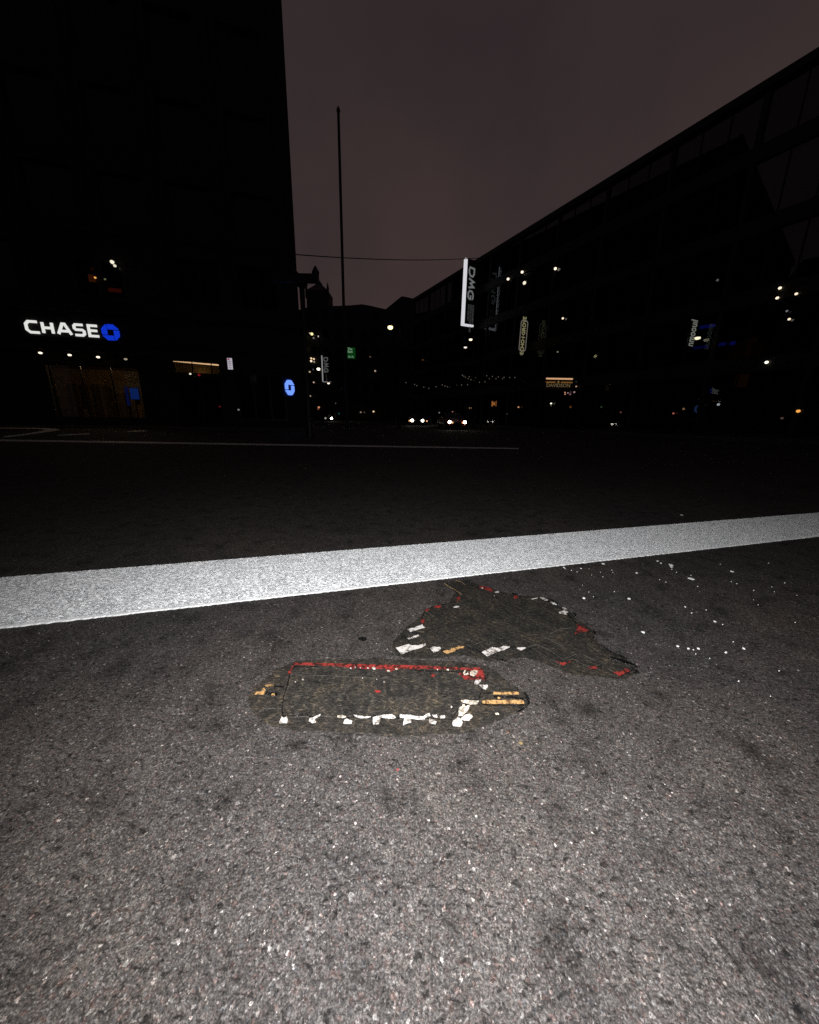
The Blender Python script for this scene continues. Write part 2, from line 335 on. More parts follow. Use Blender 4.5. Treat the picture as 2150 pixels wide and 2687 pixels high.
def pavement(name, pts, label):
    p = MB(); p.prism([Vector((a, b, -.02)) for a, b in pts], (0, 0, .15))
    o = obj(name, p, M['concrete']); tag(o, label, None, kind='structure'); return o
sA = Vector((-.342, .94, 0))
c0 = PA(-46, 0, .9)
pavement('pavement', [(c0.x, c0.y), (PA(-9, 0, .9).x, PA(-9, 0, .9).y), (PA(-6.5, 0, 2.6).x, PA(-6.5, 0, 2.6).y), (PA(.6, 0, 2.8).x, PA(.6, 0, 2.8).y), (PA(1.5, 0, 2.5).x, PA(1.5, 0, 2.5).y), (PA(2.1, 0, 1.7).x, PA(2.1, 0, 1.7).y),
          ((PA(2.1, 0, 1.7)+sA*110).x, (PA(2.1, 0, 1.7)+sA*110).y), (-80, 140), (PA(-46, 0, -60).x, PA(-46, 0, -60).y)], 'pavement with kerb along the corner bank building')
pavement('pavement', [((PB(-30, 0, 4)).x, PB(-30, 0, 4).y), ((PB(-30, 0, -3)).x, PB(-30, 0, -3).y), (PB(66, 0, -3).x, PB(66, 0, -3).y), (PB(66, 0, 4).x, PB(66, 0, 4).y)],
         'pavement with kerb along the long glass building')

# ------------------------------------------------------------------ road markings
def rough(pts, step, amp, seed=0):
    r = random.Random(seed); out = []
    for i in range(len(pts)):
        a = Vector(pts[i]); b = Vector(pts[(i+1) % len(pts)]); L = (b-a).length; n = max(1, int(L/step))
        d = (b-a).normalized() if L > 0 else Vector((1, 0, 0)); q = Vector((-d.y, d.x, 0))
        for k in range(n):
            out.append(a+(b-a)*(k/n) + q*r.uniform(-amp, amp))
    return out
def flat(name, pts, top, m, parent, seed=1, step=None, amp=None, bottom=0.0):
    pts = [Vector((p[0], p[1], 0)) for p in pts]
    if step: pts = rough(pts, step, amp, seed)
    b = MB(); b.prism([Vector((p.x, p.y, bottom)) for p in pts], (0, 0, top-bottom))
    # keep faces counter-clockwise seen from above
    return obj(name, b, m, parent)

T0, T1 = ground(51.6, 1513), ground(2099, 1350); L0, L1 = ground(51.6, 1643), ground(2099, 1413)
dT = (T1-T0).normalized(); dL = (L1-L0).normalized()
tl, tr, bl, br = T0-dT*3, T1+dT*4, L0-dL*3.2, L1+dL*4.6
t = thing('crosswalk_line', 'broad bright white painted line crossing the asphalt just beyond the tile pictures', 'road marking', (0, 2.1, 0))
flat('paint_band', [bl, br, tr, tl], .0045, M['white'], t, 3, .012, .0028, bottom=-.001)
q = Vector((-dL.y, dL.x, 0))
flat('edge_bead', [bl+q*-.006, br+q*-.006, br+q*.008, bl+q*.008], .007, M['whiteEdge'], t, 4, .010, .0030, bottom=-.001)
t = thing('crosswalk_line', 'thin dim far white line running across the dark street', 'road marking', (-4, 11.3, 0))
a, b = ground(51, 1154.0), ground(1362, 1175.6); c, d = ground(1362, 1178.0), ground(51, 1158.0)
a = a-(b-a)*.5; d = d-(c-d)*.5
flat('paint_band', [d, c, b, a], .004, M['oldpaint'], t, 5, .08, .008, bottom=-.001)
t = thing('kerb_line', 'dim curved white line bending to a point at the left edge of the street', 'road marking', tuple(ground(110, 1126)))
k5 = 400/1725.0
out = [(-20, 1121.5), (50, 1122.2), (90, 1122.6), (125, 1123.6), (146, 1125.2), (158, 1127.2), (146, 1130.2), (110, 1135.6), (78, 1140.2), (50, 1144), (10, 1148), (10, 1144.5), (50, 1140.2), (78, 1136.4), (104, 1131.8), (120, 1127.8), (112, 1126.3), (88, 1125.0), (50, 1124.4), (-20, 1123.8)]
flat('paint_band', [ground(*p) for p in out], .004, M['oldpaint'], t, bottom=-.001)
for pts, lab in (([(440, 178), (620, 168), (800, 160), (800, 170), (620, 178), (440, 186)], 'faint white dash on the dark street right of the curved line'),
                 ([(1230, 134), (1440, 127), (1440, 137), (1230, 143)], 'faintest short white dash on the street before the bank window')):
    P = [ground(*p) for p in zoom(50, 1100, k5, pts)]
    t = flat('lane_dash', P, .004, M['oldpaint'], None, bottom=-.001); tag(t, lab, 'road marking')

# ------------------------------------------------------------------ worn tile pictures set in the road
kR1, kR2, kR3, kR4 = 400/1725., 420/1725., 360/1725., 380/1725.
def Z1(pts): return [ground(*p) for p in zoom(640, 1700, kR1, pts)]
def Z2(pts): return [ground(*p) for p in zoom(1000, 1700, kR2, pts)]
def Z3(pts): return [ground(*p) for p in zoom(1000, 1500, kR3, pts)]
def Z4(pts): return [ground(*p) for p in zoom(1320, 1500, kR4, pts)]
def smooth_closed(pts, n=3):
    out = []
    for i in range(len(pts)):
        p0, p1, p2, p3 = pts[i-1], pts[i], pts[(i+1) % len(pts)], pts[(i+2) % len(pts)]
        for k in range(n):
            s = k/n
            out.append(.5*((2*p1)+(-p0+p2)*s+(2*p0-5*p1+4*p2-p3)*s*s+(-p0+3*p1-3*p2+p3)*s**3))
    return out
def patch(name, pts, h, m, parent, seed, amp=.0022, step=.008, bev=.006):
    # a low tar pancake with a sloping, ragged rim
    pts = rough([Vector((p.x, p.y, 0)) for p in pts], step, amp, seed)
    area = sum(pts[i-1].x*pts[i].y-pts[i].x*pts[i-1].y for i in range(len(pts)))
    if area < 0: pts.reverse()
    b = MB(); n = len(pts); ins = []
    for i in range(n):
        d = (pts[(i+2) % n]-pts[i-2]).normalized(); ins.append(pts[i]+Vector((-d.y, d.x, 0))*bev)
    b.v += [Vector((p.x, p.y, -.001)) for p in pts] + [Vector((p.x, p.y, h)) for p in ins]
    for i in range(n): b.f.append([i, (i+1) % n, n+(i+1) % n, n+i])
    b.f.append([n+i for i in range(n)])
    return obj(name, b, m, parent)
def piece(name, pts, top, m, parent, seed, amp=.0010, step=.006):
    return flat(name, pts, top, m, parent, seed, step, amp, bottom=.0006)
def strip(pts, wd):
    # thin ribbon polygon round a polyline on the ground
    L, Rr = [], []
    for i, p in enumerate(pts):
        a = pts[max(0, i-1)]; b = pts[min(len(pts)-1, i+1)]; d = (b-a).normalized(); q = Vector((-d.y, d.x, 0))*wd/2
        L.append(p+q); Rr.append(p-q)
    return L + Rr[::-1]

lower = thing('street_mosaic', 'worn lozenge shaped tar and tile picture with a red bar and row of white teeth', 'street art', tuple(ground(1020, 1830)))
LO = Z1([(560, 158), (380, 245), (200, 370), (95, 470), (40, 570), (50, 660), (120, 760), (230, 850), (380, 910), (600, 950), (900, 962), (1250, 975)]) + \
     Z2([(0, 950), (250, 965), (480, 950), (700, 940), (850, 925), (1000, 885), (1150, 835), (1300, 785), (1450, 712), (1560, 665), (1600, 610), (1600, 560), (1545, 480), (1430, 400), (1290, 290), (1190, 215), (1050, 175), (700, 140), (300, 125)]) + \
     Z1([(1400, 120), (950, 128), (700, 140)])
patch('tar_surround', smooth_closed(LO), .0014, M['tar'], lower, 11)
FI = Z1([(575, 195), (520, 300), (495, 420), (450, 560), (430, 700), (440, 775), (800, 785), (1200, 790)]) + \
     Z2([(0, 760), (400, 765), (760, 775), (850, 640), (1050, 575), (1080, 470), (1130, 370), (1095, 235), (600, 210), (0, 190)]) + Z1([(1200, 190)])
patch('worn_field', FI, .0022, M['tarfield'], lower, 12, amp=.0012, bev=.003)
# the red bar, bitten away from below
RB = Z1([(560, 172), (900, 182), (1240, 192), (1720, 203)]) + Z2([(200, 192), (560, 206), (900, 222), (1075, 222), (1105, 260), (1125, 360), (1000, 352), (900, 348), (880, 322), (850, 300), (836, 285), (870, 270), (930, 300), (960, 282), (930, 250), (860, 245), (740, 240), (640, 236), (520, 238), (440, 228), (400, 245), (350, 240), (250, 232), (160, 238), (100, 262), (40, 258)]) + \
     Z1([(1700, 262), (1640, 262), (1590, 240), (1540, 245), (1480, 240), (1420, 250), (1330, 240), (1260, 232), (1225, 252), (1200, 232), (1080, 215), (960, 208), (900, 212), (860, 205), (760, 206), (700, 200), (600, 200), (555, 200)])
piece('red_tile', RB, .0036, M['tileR'], lower, 13, amp=.0006, step=.006)['label'] = 'long ragged red bar along the far edge with a square right end'
piece('red_tile', Z1([(520, 262), (540, 280), (530, 300), (505, 310), (498, 285)]), .0036, M['tileR'], lower, 14)
piece('red_tile', Z1([(556, 205), (568, 210), (538, 268), (524, 260)]), .0030, M['tileRd'], lower, 15)
piece('red_tile', Z2([(548, 290), (585, 292), (580, 318), (545, 316)]), .0030, M['tileRd'], lower, 16)
piece('red_tile', Z1([(1480, 490), (1545, 492), (1550, 510), (1485, 512)]), .0030, M['tileRd'], lower, 17)
WL = [
 (1, [(432, 790), (455, 808), (490, 785), (500, 820), (490, 858), (402, 858), (418, 820)]),
 (1, [(745, 805), (785, 797), (830, 778), (872, 758), (865, 780), (825, 800), (795, 812), (818, 850), (775, 858), (735, 838)]),
 (1, [(1145, 815), (1170, 810), (1185, 825), (1228, 840), (1222, 862), (1180, 868), (1130, 862)]),
 (1, [(1460, 800), (1530, 778), (1600, 770), (1660, 766), (1715, 785), (1720, 800), (1640, 806), (1550, 800), (1545, 840), (1530, 868), (1465, 872), (1462, 830)]),
 (1, [(1245, 768), (1290, 775), (1370, 790), (1440, 790), (1415, 800), (1330, 803), (1270, 792)]),
 (2, [(-10, 742), (60, 735), (120, 730), (155, 752), (145, 768), (60, 764), (-10, 760)]),
 (2, [(203, 727), (240, 735), (310, 735), (380, 748), (460, 752), (475, 775), (400, 778), (300, 766), (230, 765), (205, 758)]),
 (2, [(462, 745), (490, 722), (525, 718), (532, 745), (500, 750), (470, 765)]),
 (2, [(553, 735), (600, 732), (608, 762), (575, 755)]),
 (2, [(632, 745), (690, 740), (692, 762), (640, 768)]),
 (2, [(250, 768), (320, 770), (328, 805), (295, 815), (265, 830), (238, 842)]),
 (2, [(522, 772), (560, 785), (600, 805), (590, 830), (545, 822), (518, 815)]),
 (2, [(775, 800), (828, 757), (870, 785), (878, 820), (865, 858), (775, 848), (768, 825)]),
 (2, [(862, 770), (905, 735), (960, 722), (990, 750), (955, 790), (900, 788)]),
 (2, [(1005, 385), (1030, 350), (1085, 352), (1070, 378), (1055, 400), (1008, 402)]),
 (2, [(1060, 408), (1150, 408), (1155, 430), (1130, 457), (1090, 440)]),
]
for i, (r, p) in enumerate(WL):
    piece('white_tile', (Z1 if r == 1 else Z2)(p), .0040+i*2e-5, M['tileW'], lower, 30+i, amp=.0007)
WD = [(2, [(835, 690), (845, 648), (895, 640), (955, 628), (940, 680), (905, 715), (880, 738), (838, 742)]),
      (2, [(862, 575), (920, 570), (990, 580), (1055, 580), (1040, 612), (960, 614), (890, 600), (870, 606)]),
      (2, [(875, 620), (905, 620), (900, 638), (875, 636)]),
      (2, [(960, 265), (1000, 250), (1052, 258), (1030, 295), (1000, 318), (960, 300)]),
      (2, [(885, 282), (900, 248), (915, 248), (900, 290), (930, 285), (935, 262), (943, 290), (902, 312)]),
      (1, [(1060, 775), (1110, 772), (1160, 790), (1120, 800), (1060, 792)]),
      (2, [(1228, 712), (1260, 710), (1275, 728), (1240, 726)]), (2, [(750, 638), (765, 636), (768, 650), (752, 652)])]
for i, (r, p) in enumerate(WD):
    piece('white_tile', (Z1 if r == 1 else Z2)(p), .0036+i*2e-5, M['tileWd'], lower, 60+i, amp=.0009)['label'] = 'dirty chipped off-white tile'
for i, (x, y, s) in enumerate([(1210, 240, 10), (1262, 228, 8), (1320, 236, 6), (1405, 240, 11), (1472, 240, 22), (1640, 270, 16), (1588, 398, 9), (1345, 352, 5), (1505, 366, 5), (668, 368, 9), (583, 395, 6)]):
    piece('white_tile', Z1([(x-s, y), (x-s*.3, y-s*.55), (x+s, y-s*.2), (x+s*.8, y+s*.5), (x-s*.2, y+s*.5)]), .0044+i*2e-5, M['tileW'], lower, 80+i, amp=.0004)
for i, (x, y, s) in enumerate([(165, 236, 14), (80, 258, 17), (720, 244, 14), (35, 380, 8), (610, 242, 7)]):
    piece('white_tile', Z2([(x-s, y), (x-s*.3, y-s*.5), (x+s, y-s*.2), (x+s*.8, y+s*.4), (x-s*.2, y+s*.4)]), .0046+i*2e-5, M['tileWd'], lower, 95+i, amp=.0004)
for i, (r, p) in enumerate([(2, [(1215, 482), (1480, 484), (1492, 508), (1215, 506)]),
                            (2, [(1092, 580), (1140, 572), (1220, 570), (1290, 574), (1360, 568), (1530, 572), (1545, 608), (1100, 608)]),
                            (1, [(142, 508), (235, 503), (228, 535), (128, 535)]), (1, [(205, 480), (230, 462), (248, 492), (200, 500)]),
                            (1, [(250, 422), (340, 424), (330, 440), (300, 438), (280, 446), (245, 440)]), (1, [(318, 528), (350, 526), (352, 546), (312, 546)]),
                            (2, [(1255, 540), (1285, 542), (1285, 556), (1258, 556)])]):
    piece('ochre_tile', (Z1 if r == 1 else Z2)(p), .0034+i*1e-5, M['tileO'], lower, 110+i, amp=.0009)
sm = MB()
def seam(target, pts, wd, h=.0029):
    P = strip(pts, wd); target.prism([Vector((p.x, p.y, .001)) for p in P], (0, 0, h-.001))
seam(sm, Z1([(620, 322), (900, 322), (1200, 338), (1210, 375)]), .0022); seam(sm, Z1([(490, 792), (740, 784)]), .0016); seam(sm, Z1([(880, 785), (1060, 790)]), .0018)
seam(sm, Z1([(230, 690), (430, 692)]), .0014); seam(sm, Z1([(1230, 345), (1600, 350)]), .0014)
obj('seam_line', sm, M['seam'], lower)['label'] = 'pale worn seam lines in the tar field'
sm = MB()
for zz, pp, wd in ((Z1, [(250, 515), (385, 530)], .010), (Z1, [(345, 440), (460, 448)], .006), (Z2, [(1100, 492), (1205, 492)], .004), (Z2, [(1210, 530), (1400, 535), (1540, 560)], .007), (Z2, [(1100, 618), (1400, 622), (1560, 620)], .005),
                   (Z1, [(560, 215), (700, 225), (850, 218)], .004), (Z2, [(300, 245), (480, 258), (820, 262)], .004)):
    sm = MB(); seam(sm, zz(pp), wd, .0027); obj('groove', sm, M['tardark'], lower)
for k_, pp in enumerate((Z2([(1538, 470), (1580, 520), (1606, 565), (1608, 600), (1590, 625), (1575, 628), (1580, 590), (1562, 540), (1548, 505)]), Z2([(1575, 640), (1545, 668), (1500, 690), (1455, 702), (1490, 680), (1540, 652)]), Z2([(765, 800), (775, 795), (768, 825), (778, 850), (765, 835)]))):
    piece('tar_lump_shade', pp, .0040+k_*1e-5, M['tardark'], lower, 200+k_, amp=.0008)  # flat black crescents: glossy tar edge and its raised shadow in one colour
def edge_shade_strip(target, pts, wd, h):  # dark strips paint the shaded side of the raised field's edge
    n_ = len(pts)
    for i in range(n_):
        a_, b_ = pts[i], pts[(i+1) % n_]
        if (b_-a_).length < .004: continue
        P_ = strip([a_, a_.lerp(b_, .5)+Vector((.0008, .0006, 0)), b_], wd*(.6+.6*((i*37) % 10)/10)); target.prism([Vector((p.x, p.y, .0006)) for p in P_], (0, 0, h-.0006+i*4e-6))
sm = MB(); edge_shade_strip(sm, FI, .0034, .0024); o = obj('edge_shade_strip', sm, M['tardark'], lower)
upper = thing('street_mosaic', 'worn jagged bird shaped tar and tile picture with red points nearest the painted line', 'street art', tuple(ground(1380, 1660)))
UO = Z3([(790, 150), (930, 102), (1100, 118), (1250, 168), (1500, 245), (1650, 280)]) + \
     Z4([(110, 268), (250, 288), (430, 295), (550, 325), (650, 385), (770, 465), (865, 500), (875, 555), (1000, 635), (1095, 710), (1110, 740), (1085, 805), (1200, 880), (1330, 965), (1470, 1045), (1600, 1140), (1570, 1165), (1622, 1205), (1560, 1250), (1470, 1298), (1380, 1295), (1100, 1258), (900, 1245), (750, 1212), (640, 1165), (500, 1105), (270, 1030), (0, 1055)]) + \
     Z3([(1600, 1110), (1380, 1145), (1200, 1110), (1050, 1058), (900, 1072), (700, 1098), (400, 1108), (260, 1090), (185, 1045), (125, 960), (160, 860), (250, 765), (350, 665), (480, 580), (545, 480), (680, 420), (850, 395), (900, 300), (960, 250)])
patch('tar_surround', UO, .0014, M['tarU'], upper, 21, amp=.0030)
UF = Z3([(830, 150), (1050, 135), (1250, 190), (1600, 300)]) + Z4([(120, 300), (430, 322), (600, 385), (740, 480), (880, 630), (1030, 705), (1000, 760), (1100, 850), (1400, 1020), (1560, 1150), (1515, 1195), (1385, 1250), (1310, 1210), (1190, 1130), (1120, 1140), (1070, 1180), (850, 1060), (700, 1120), (345, 915), (215, 945)]) + \
     Z3([(1700, 960), (1640, 945), (1330, 1070), (1265, 1020), (1060, 950), (820, 1035), (750, 970), (660, 1020), (570, 930), (265, 1045), (190, 970), (360, 920), (330, 850), (480, 800), (340, 735), (530, 670), (555, 620), (500, 610), (560, 490), (700, 430), (960, 385), (980, 300)])
patch('worn_field', UF, .0022, M['tarfieldU'], upper, 22, amp=.0012, bev=.003)
UW = [(3, [(335, 735), (430, 705), (522, 672), (530, 695), (560, 710), (525, 715), (480, 730), (370, 762)]),
      (3, [(328, 848), (400, 825), (472, 800), (482, 820), (350, 858)]),
      (3, [(385, 935), (470, 938), (520, 925), (545, 930), (555, 908), (572, 930), (520, 955), (460, 975), (395, 992), (385, 965)]),
      (3, [(615, 975), (655, 955), (740, 958), (755, 975), (720, 1000), (663, 1025), (640, 1005)]),
      (3, [(1268, 1022), (1400, 960), (1470, 970), (1540, 945), (1620, 955), (1560, 985), (1470, 1015), (1335, 1072)]),
      (3, [(910, 455), (950, 438), (985, 442), (985, 455), (940, 458)]), (3, [(1432, 262), (1470, 252), (1488, 265), (1445, 270)]), (3, [(1418, 308), (1435, 305), (1433, 315)]),
      (3, [(1255, 208), (1285, 208), (1280, 222)]),
      (4, [(165, 915), (270, 912), (268, 922), (215, 946)]), (4, [(-10, 912), (0, 898), (80, 902), (60, 915), (-10, 935)]),
      (4, [(440, 315), (480, 315), (535, 345), (500, 352), (480, 335)]), (4, [(340, 332), (400, 318), (415, 322), (370, 332)]), (4, [(570, 368), (620, 378), (640, 402), (590, 388)]),
      (4, [(665, 492), (730, 468), (778, 490), (745, 500), (765, 518), (710, 508), (672, 504)]), (4, [(710, 435), (735, 430), (762, 450), (735, 458)])]
for i, (r, p) in enumerate(UW):
    piece('white_tile', (Z3 if r == 3 else Z4)(p), .0038+i*2e-5, M['tileW'], upper, 130+i, amp=.0008)
piece('white_tile', Z3([(188, 968), (350, 920), (385, 945), (390, 995), (262, 1048)]), .0038, M['tileW'], upper, 150, amp=.0006)['label'] = 'largest white tile, at the left tip of the shape'
UR = [(4, [(873, 632), (905, 632), (960, 660), (1020, 705), (985, 722), (855, 748), (880, 705), (885, 670)]),
      (4, [(630, 1075), (700, 1095), (750, 1088), (808, 1073), (800, 1085), (705, 1126)]),
      (4, [(1010, 1145), (1050, 1140), (1125, 1133), (1118, 1160), (1072, 1184)]),
      (4, [(1318, 1205), (1410, 1196), (1450, 1165), (1490, 1162), (1515, 1192), (1385, 1252)]),
      (4, [(130, 295), (170, 292), (180, 315), (150, 328), (128, 318)])]
for i, (r, p) in enumerate(UR):
    piece('red_tile', (Z3 if r == 3 else Z4)(p), .0037, M['tileR'], upper, 160+i, amp=.0006)
for i, p in enumerate([[(1230, 190), (1300, 185), (1370, 210), (1420, 250), (1380, 255), (1300, 225), (1235, 205)], [(965, 325), (995, 328), (990, 365), (955, 385), (960, 350)], [(665, 455), (700, 430), (760, 435), (755, 458), (690, 462)],
                       [(560, 490), (590, 470), (625, 472), (590, 495), (568, 510)], [(500, 610), (530, 598), (555, 622), (535, 655), (505, 640)], [(1670, 315), (1720, 312), (1722, 340), (1680, 345)]]):
    piece('red_tile', Z3(p), .0031, M['tileRd'], upper, 170+i, amp=.0012)
piece('ochre_tile', Z3([(780, 1010), (830, 995), (870, 1000), (885, 968), (930, 970), (975, 938), (1000, 950), (1050, 948), (1035, 965), (960, 985), (930, 1005), (820, 1040)]), .0038, M['tileO'], upper, 180, amp=.0010)
sm = MB()
seam(sm, Z3([(795, 150), (870, 200), (940, 240), (1015, 290), (985, 305)]), .0034, .0031); seam(sm, Z3([(935, 112), (1000, 130), (1060, 170)]), .0034, .0031)
obj('seam_line', sm, M['seamO'], upper)['label'] = 'ochre worn seam lines at the far tip'
sm = MB()
for z_, pp in ((Z3, [(955, 388), (1030, 420), (1110, 470)]), (Z3, [(575, 505), (670, 575)]), (Z3, [(480, 815), (555, 885)]), (Z3, [(1180, 925), (1320, 870), (1430, 950)]), (Z3, [(1420, 335), (1490, 385)]),
               (Z4, [(345, 918), (560, 1045), (700, 1125)]), (Z4, [(860, 1062), (1010, 1145)]), (Z4, [(1190, 1128), (1320, 1205)]), (Z4, [(420, 880), (580, 960), (715, 1058), (870, 990)]), (Z4, [(500, 790), (640, 860), (760, 930)]),
               (Z4, [(560, 745), (700, 690), (820, 675)]), (Z4, [(670, 550), (750, 600)]), (Z4, [(960, 1000), (1110, 1075)]), (Z4, [(1000, 870), (1180, 1000)]), (Z4, [(200, 945), (400, 870)]), (Z4, [(280, 480), (330, 470)]),
               (Z4, [(350, 580), (400, 610), (405, 640)]), (Z4, [(220, 515), (262, 545), (240, 570)])):
    seam(sm, z_(pp), .0024, .0030)
obj('seam_line', sm, M['seam'], upper)
sm = MB()
for i_, (z_, pp) in enumerate(((Z4, [(345, 926), (560, 1053), (700, 1133)]), (Z4, [(860, 1070), (1010, 1153)]), (Z4, [(1190, 1136), (1320, 1213)]), (Z4, [(420, 890), (580, 970), (715, 1068), (870, 1000)]), (Z4, [(470, 850), (600, 905), (740, 985), (850, 940)]),
                     (Z4, [(960, 1010), (1110, 1085)]), (Z4, [(1000, 880), (1180, 1010), (1300, 1060)]), (Z3, [(1180, 932), (1320, 878), (1430, 958)]), (Z3, [(480, 823), (555, 893)]), (Z3, [(560, 760), (800, 690), (1000, 640)]), (Z4, [(930, 660), (1085, 740)]), (Z3, [(1000, 400), (1110, 480)]))):
    sm2 = MB(); seam(sm2, z_(pp), .0026, .00262+i_*1e-5); obj('groove', sm2, M['tardark'], upper)
LP = [(Z4, [(1080, 700), (1105, 722), (1112, 742), (1095, 755), (1088, 735), (1070, 728)]), (Z4, [(835, 490), (865, 505), (878, 520), (872, 545), (855, 535), (860, 515)]),
      (Z4, [(1275, 1022), (1340, 1030), (1430, 1055), (1480, 1068), (1545, 1100), (1608, 1142), (1590, 1146), (1520, 1118), (1440, 1100), (1370, 1070), (1310, 1050)]), (Z4, [(105, 264), (150, 262), (190, 276), (140, 280)]),
      (Z4, [(1375, 990), (1420, 1005), (1480, 1045), (1470, 1052), (1410, 1022)]), (Z4, [(1565, 1170), (1600, 1182), (1628, 1208), (1600, 1218), (1560, 1212), (1590, 1200)]), (Z4, [(1065, 780), (1088, 785), (1084, 808), (1070, 800)]),
      (Z4, [(530, 312), (600, 345), (690, 405), (660, 395), (590, 352)]), (Z4, [(995, 622), (1018, 628), (1010, 640)]), (Z3, [(1030, 105), (1090, 110), (1140, 125), (1080, 126)]), (Z3, [(255, 825), (300, 818), (310, 838), (265, 842)])]
for k_, (z_, pp) in enumerate(LP): piece('tar_lump_shade', z_(pp), .0042+k_*1e-5, M['tardark'], upper, 220+k_, amp=.0010)  # black tar edges drawn together with the shadow beside them
sm = MB(); edge_shade_strip(sm, UF, .0042, .0024); obj('edge_shade_strip', sm, M['tardark'], upper)

# a small dark pit left of the upper mosaic, and scattered white flecks
b = MB(); P = [ground(*p) for p in zoom(930, 1665, 1, [(10, 10), (18, 7), (30, 9), (33, 15), (24, 18), (14, 16)])]
tag(flat('asphalt_pit', P, .0025, M['tardark'], None, 9, .006, .002, bottom=-.001), 'small black tar spot on the asphalt left of the bird shaped mosaic', 'tar spot')
FL = [(235, 452, 9), (70, 486, 7), (42, 512, 5), (130, 490, 4), (215, 515, 5), (300, 499, 5), (308, 517, 4), (485, 520, 8), (640, 432, 8), (665, 447, 7), (740, 461, 14), (743, 475, 13), (888, 563, 17), (888, 538, 5), (655, 570, 5), (700, 588, 5), (936, 620, 5),
      (1188, 508, 11), (1228, 600, 4), (1187, 585, 4), (1353, 650, 4), (95, 708, 11), (163, 696, 4), (130, 662, 4), (318, 660, 6), (428, 712, 13), (845, 772, 8), (892, 817, 6), (1000, 795, 5), (1064, 881, 7), (1122, 904, 5), (535, 962, 12), (790, 1064, 10),
      (868, 1082, 7), (905, 1090, 6), (943, 1083, 9), (922, 1122, 4), (1027, 1155, 4), (1147, 1111, 8), (1278, 1082, 8), (1200, 1031, 4), (1241, 1324, 5), (1541, 1247, 5), (1673, 686, 4), (1489, 625, 4), (1583, 594, 4), (1507, 660, 3), (1464, 447, 4),
      (1661, 888, 4), (820, 90, 9), (82, 612, 4), (233, 550, 4), (150, 535, 3), (-55, 478, 7), (-48, 488, 6), (0, 500, 6), (1353, 720, 3), (1386, 757, 3), (745, 493, 4), (780, 515, 4), (1105, 455, 4), (1478, 1437, 4)]
FLAB = {(740, 461): 'upper half of the largest double white fleck below the painted line', (743, 475): 'lower half of the largest double white fleck below the painted line', (888, 563): 'widest white fleck, just right of and below the double one',
 (1188, 508): 'lone white fleck far to the right below the painted line', (95, 708): 'white fleck above the right side of the bird shaped mosaic', (428, 712): 'bright white fleck alone between the mosaic and the double fleck',
 (535, 962): 'white fleck alone right of the red triangle of the bird shaped mosaic', (790, 1064): 'leftmost white fleck of a row of four on the asphalt', (943, 1083): 'rightmost white fleck of a row of four on the asphalt',
 (820, 90): 'faint fleck on the dark asphalt beyond the painted line', (235, 452): 'white fleck closest under the painted line'}
fr = random.Random(5)
for i, (x, y, s) in enumerate(FL):
    px, py = 1500+x*610/1725., 1320+y*610/1725.
    c = ground(px, py); rx = s*.354*(.85 if s > 6 else .5)*(c-EYE).length/F; n = fr.randint(6, 9)
    pts = [c+Vector((math.cos(2*math.pi*k/n), math.sin(2*math.pi*k/n)*1.0, 0))*rx*fr.uniform(.55, 1.2) for k in range(n)]
    b = MB(); b.prism([Vector((p.x, p.y, -.001))-Vector((c.x, c.y, 0)) for p in pts], (0, 0, .004))
    o = obj('paint_fleck', b, M['fleck']); o.location = (c.x, c.y, 0)
    lab = FLAB.get((x, y), 'small white fleck scattered on the dark asphalt below the painted line'); tag(o, lab, 'paint fleck', 'white flecks scattered on the asphalt')
for (px, py, s, col, lab) in ((1044, 2020, 3.5, (.14, .03, .03), 'tiny red fleck on the asphalt at the near edge'), (1367, 1950, 5, (.14, .10, .045), 'small ochre stone on the asphalt right of the lozenge mosaic'), (1333, 1922, 4, (.08, .045, .032), 'small brown stone on the asphalt near the ochre one')):
    c = ground(px, py); r_ = s*(c-EYE).length/F; b = MB(); b.ball((0, 0, 0), r_, .35, 9, 5)
    o = obj('pebble', b, mat('pebble', col, .8, var=.3, scale=200), None, True); o.location = (c.x, c.y, .001); tag(o, lab, 'pebble')

# ------------------------------------------------------------------ letters
GL = {  # stroke letters in a box 1 wide, 1 high
 'C': ([[(.98, .0), (.26, .0), (.0, .24), (.0, .76), (.22, 1.0), (.92, 1.0)]], .95),
 'H': ([[(0, 0), (0, 1)], [(.86, 0), (.86, 1)], [(.1, .5), (.76, .5)]], .95),
 'A': ([[(-.02, 0), (.40, .98), (.58, .98), (1.02, 0)], [(.24, .30), (.76, .30)]], 1.0),
 'S': ([[(.02, 0), (.72, 0), (.90, .14), (.90, .40), (.76, .52), (.14, .52), (.02, .64), (.02, .86), (.16, 1), (.86, 1)]], .95),
 'E': ([[(.90, 0), (.02, 0), (.02, 1), (.86, 1)], [(.13, .52), (.80, .52)]], .95),
 'D': ([[(0, 0), (0, 1), (.6, 1), (.92, .75), (.92, .25), (.6, 0), (.1, 0)]], 1),
 'M': ([[(0, 0), (.22, 1), (.50, .35), (.80, 1), (1.0, 0)]], 1),
 'G': ([[(.95, .86), (.7, 1), (.3, 1), (0, .75), (0, .25), (.3, 0), (.75, 0), (.95, .2), (.95, .5), (.5, .5)]], 1)}
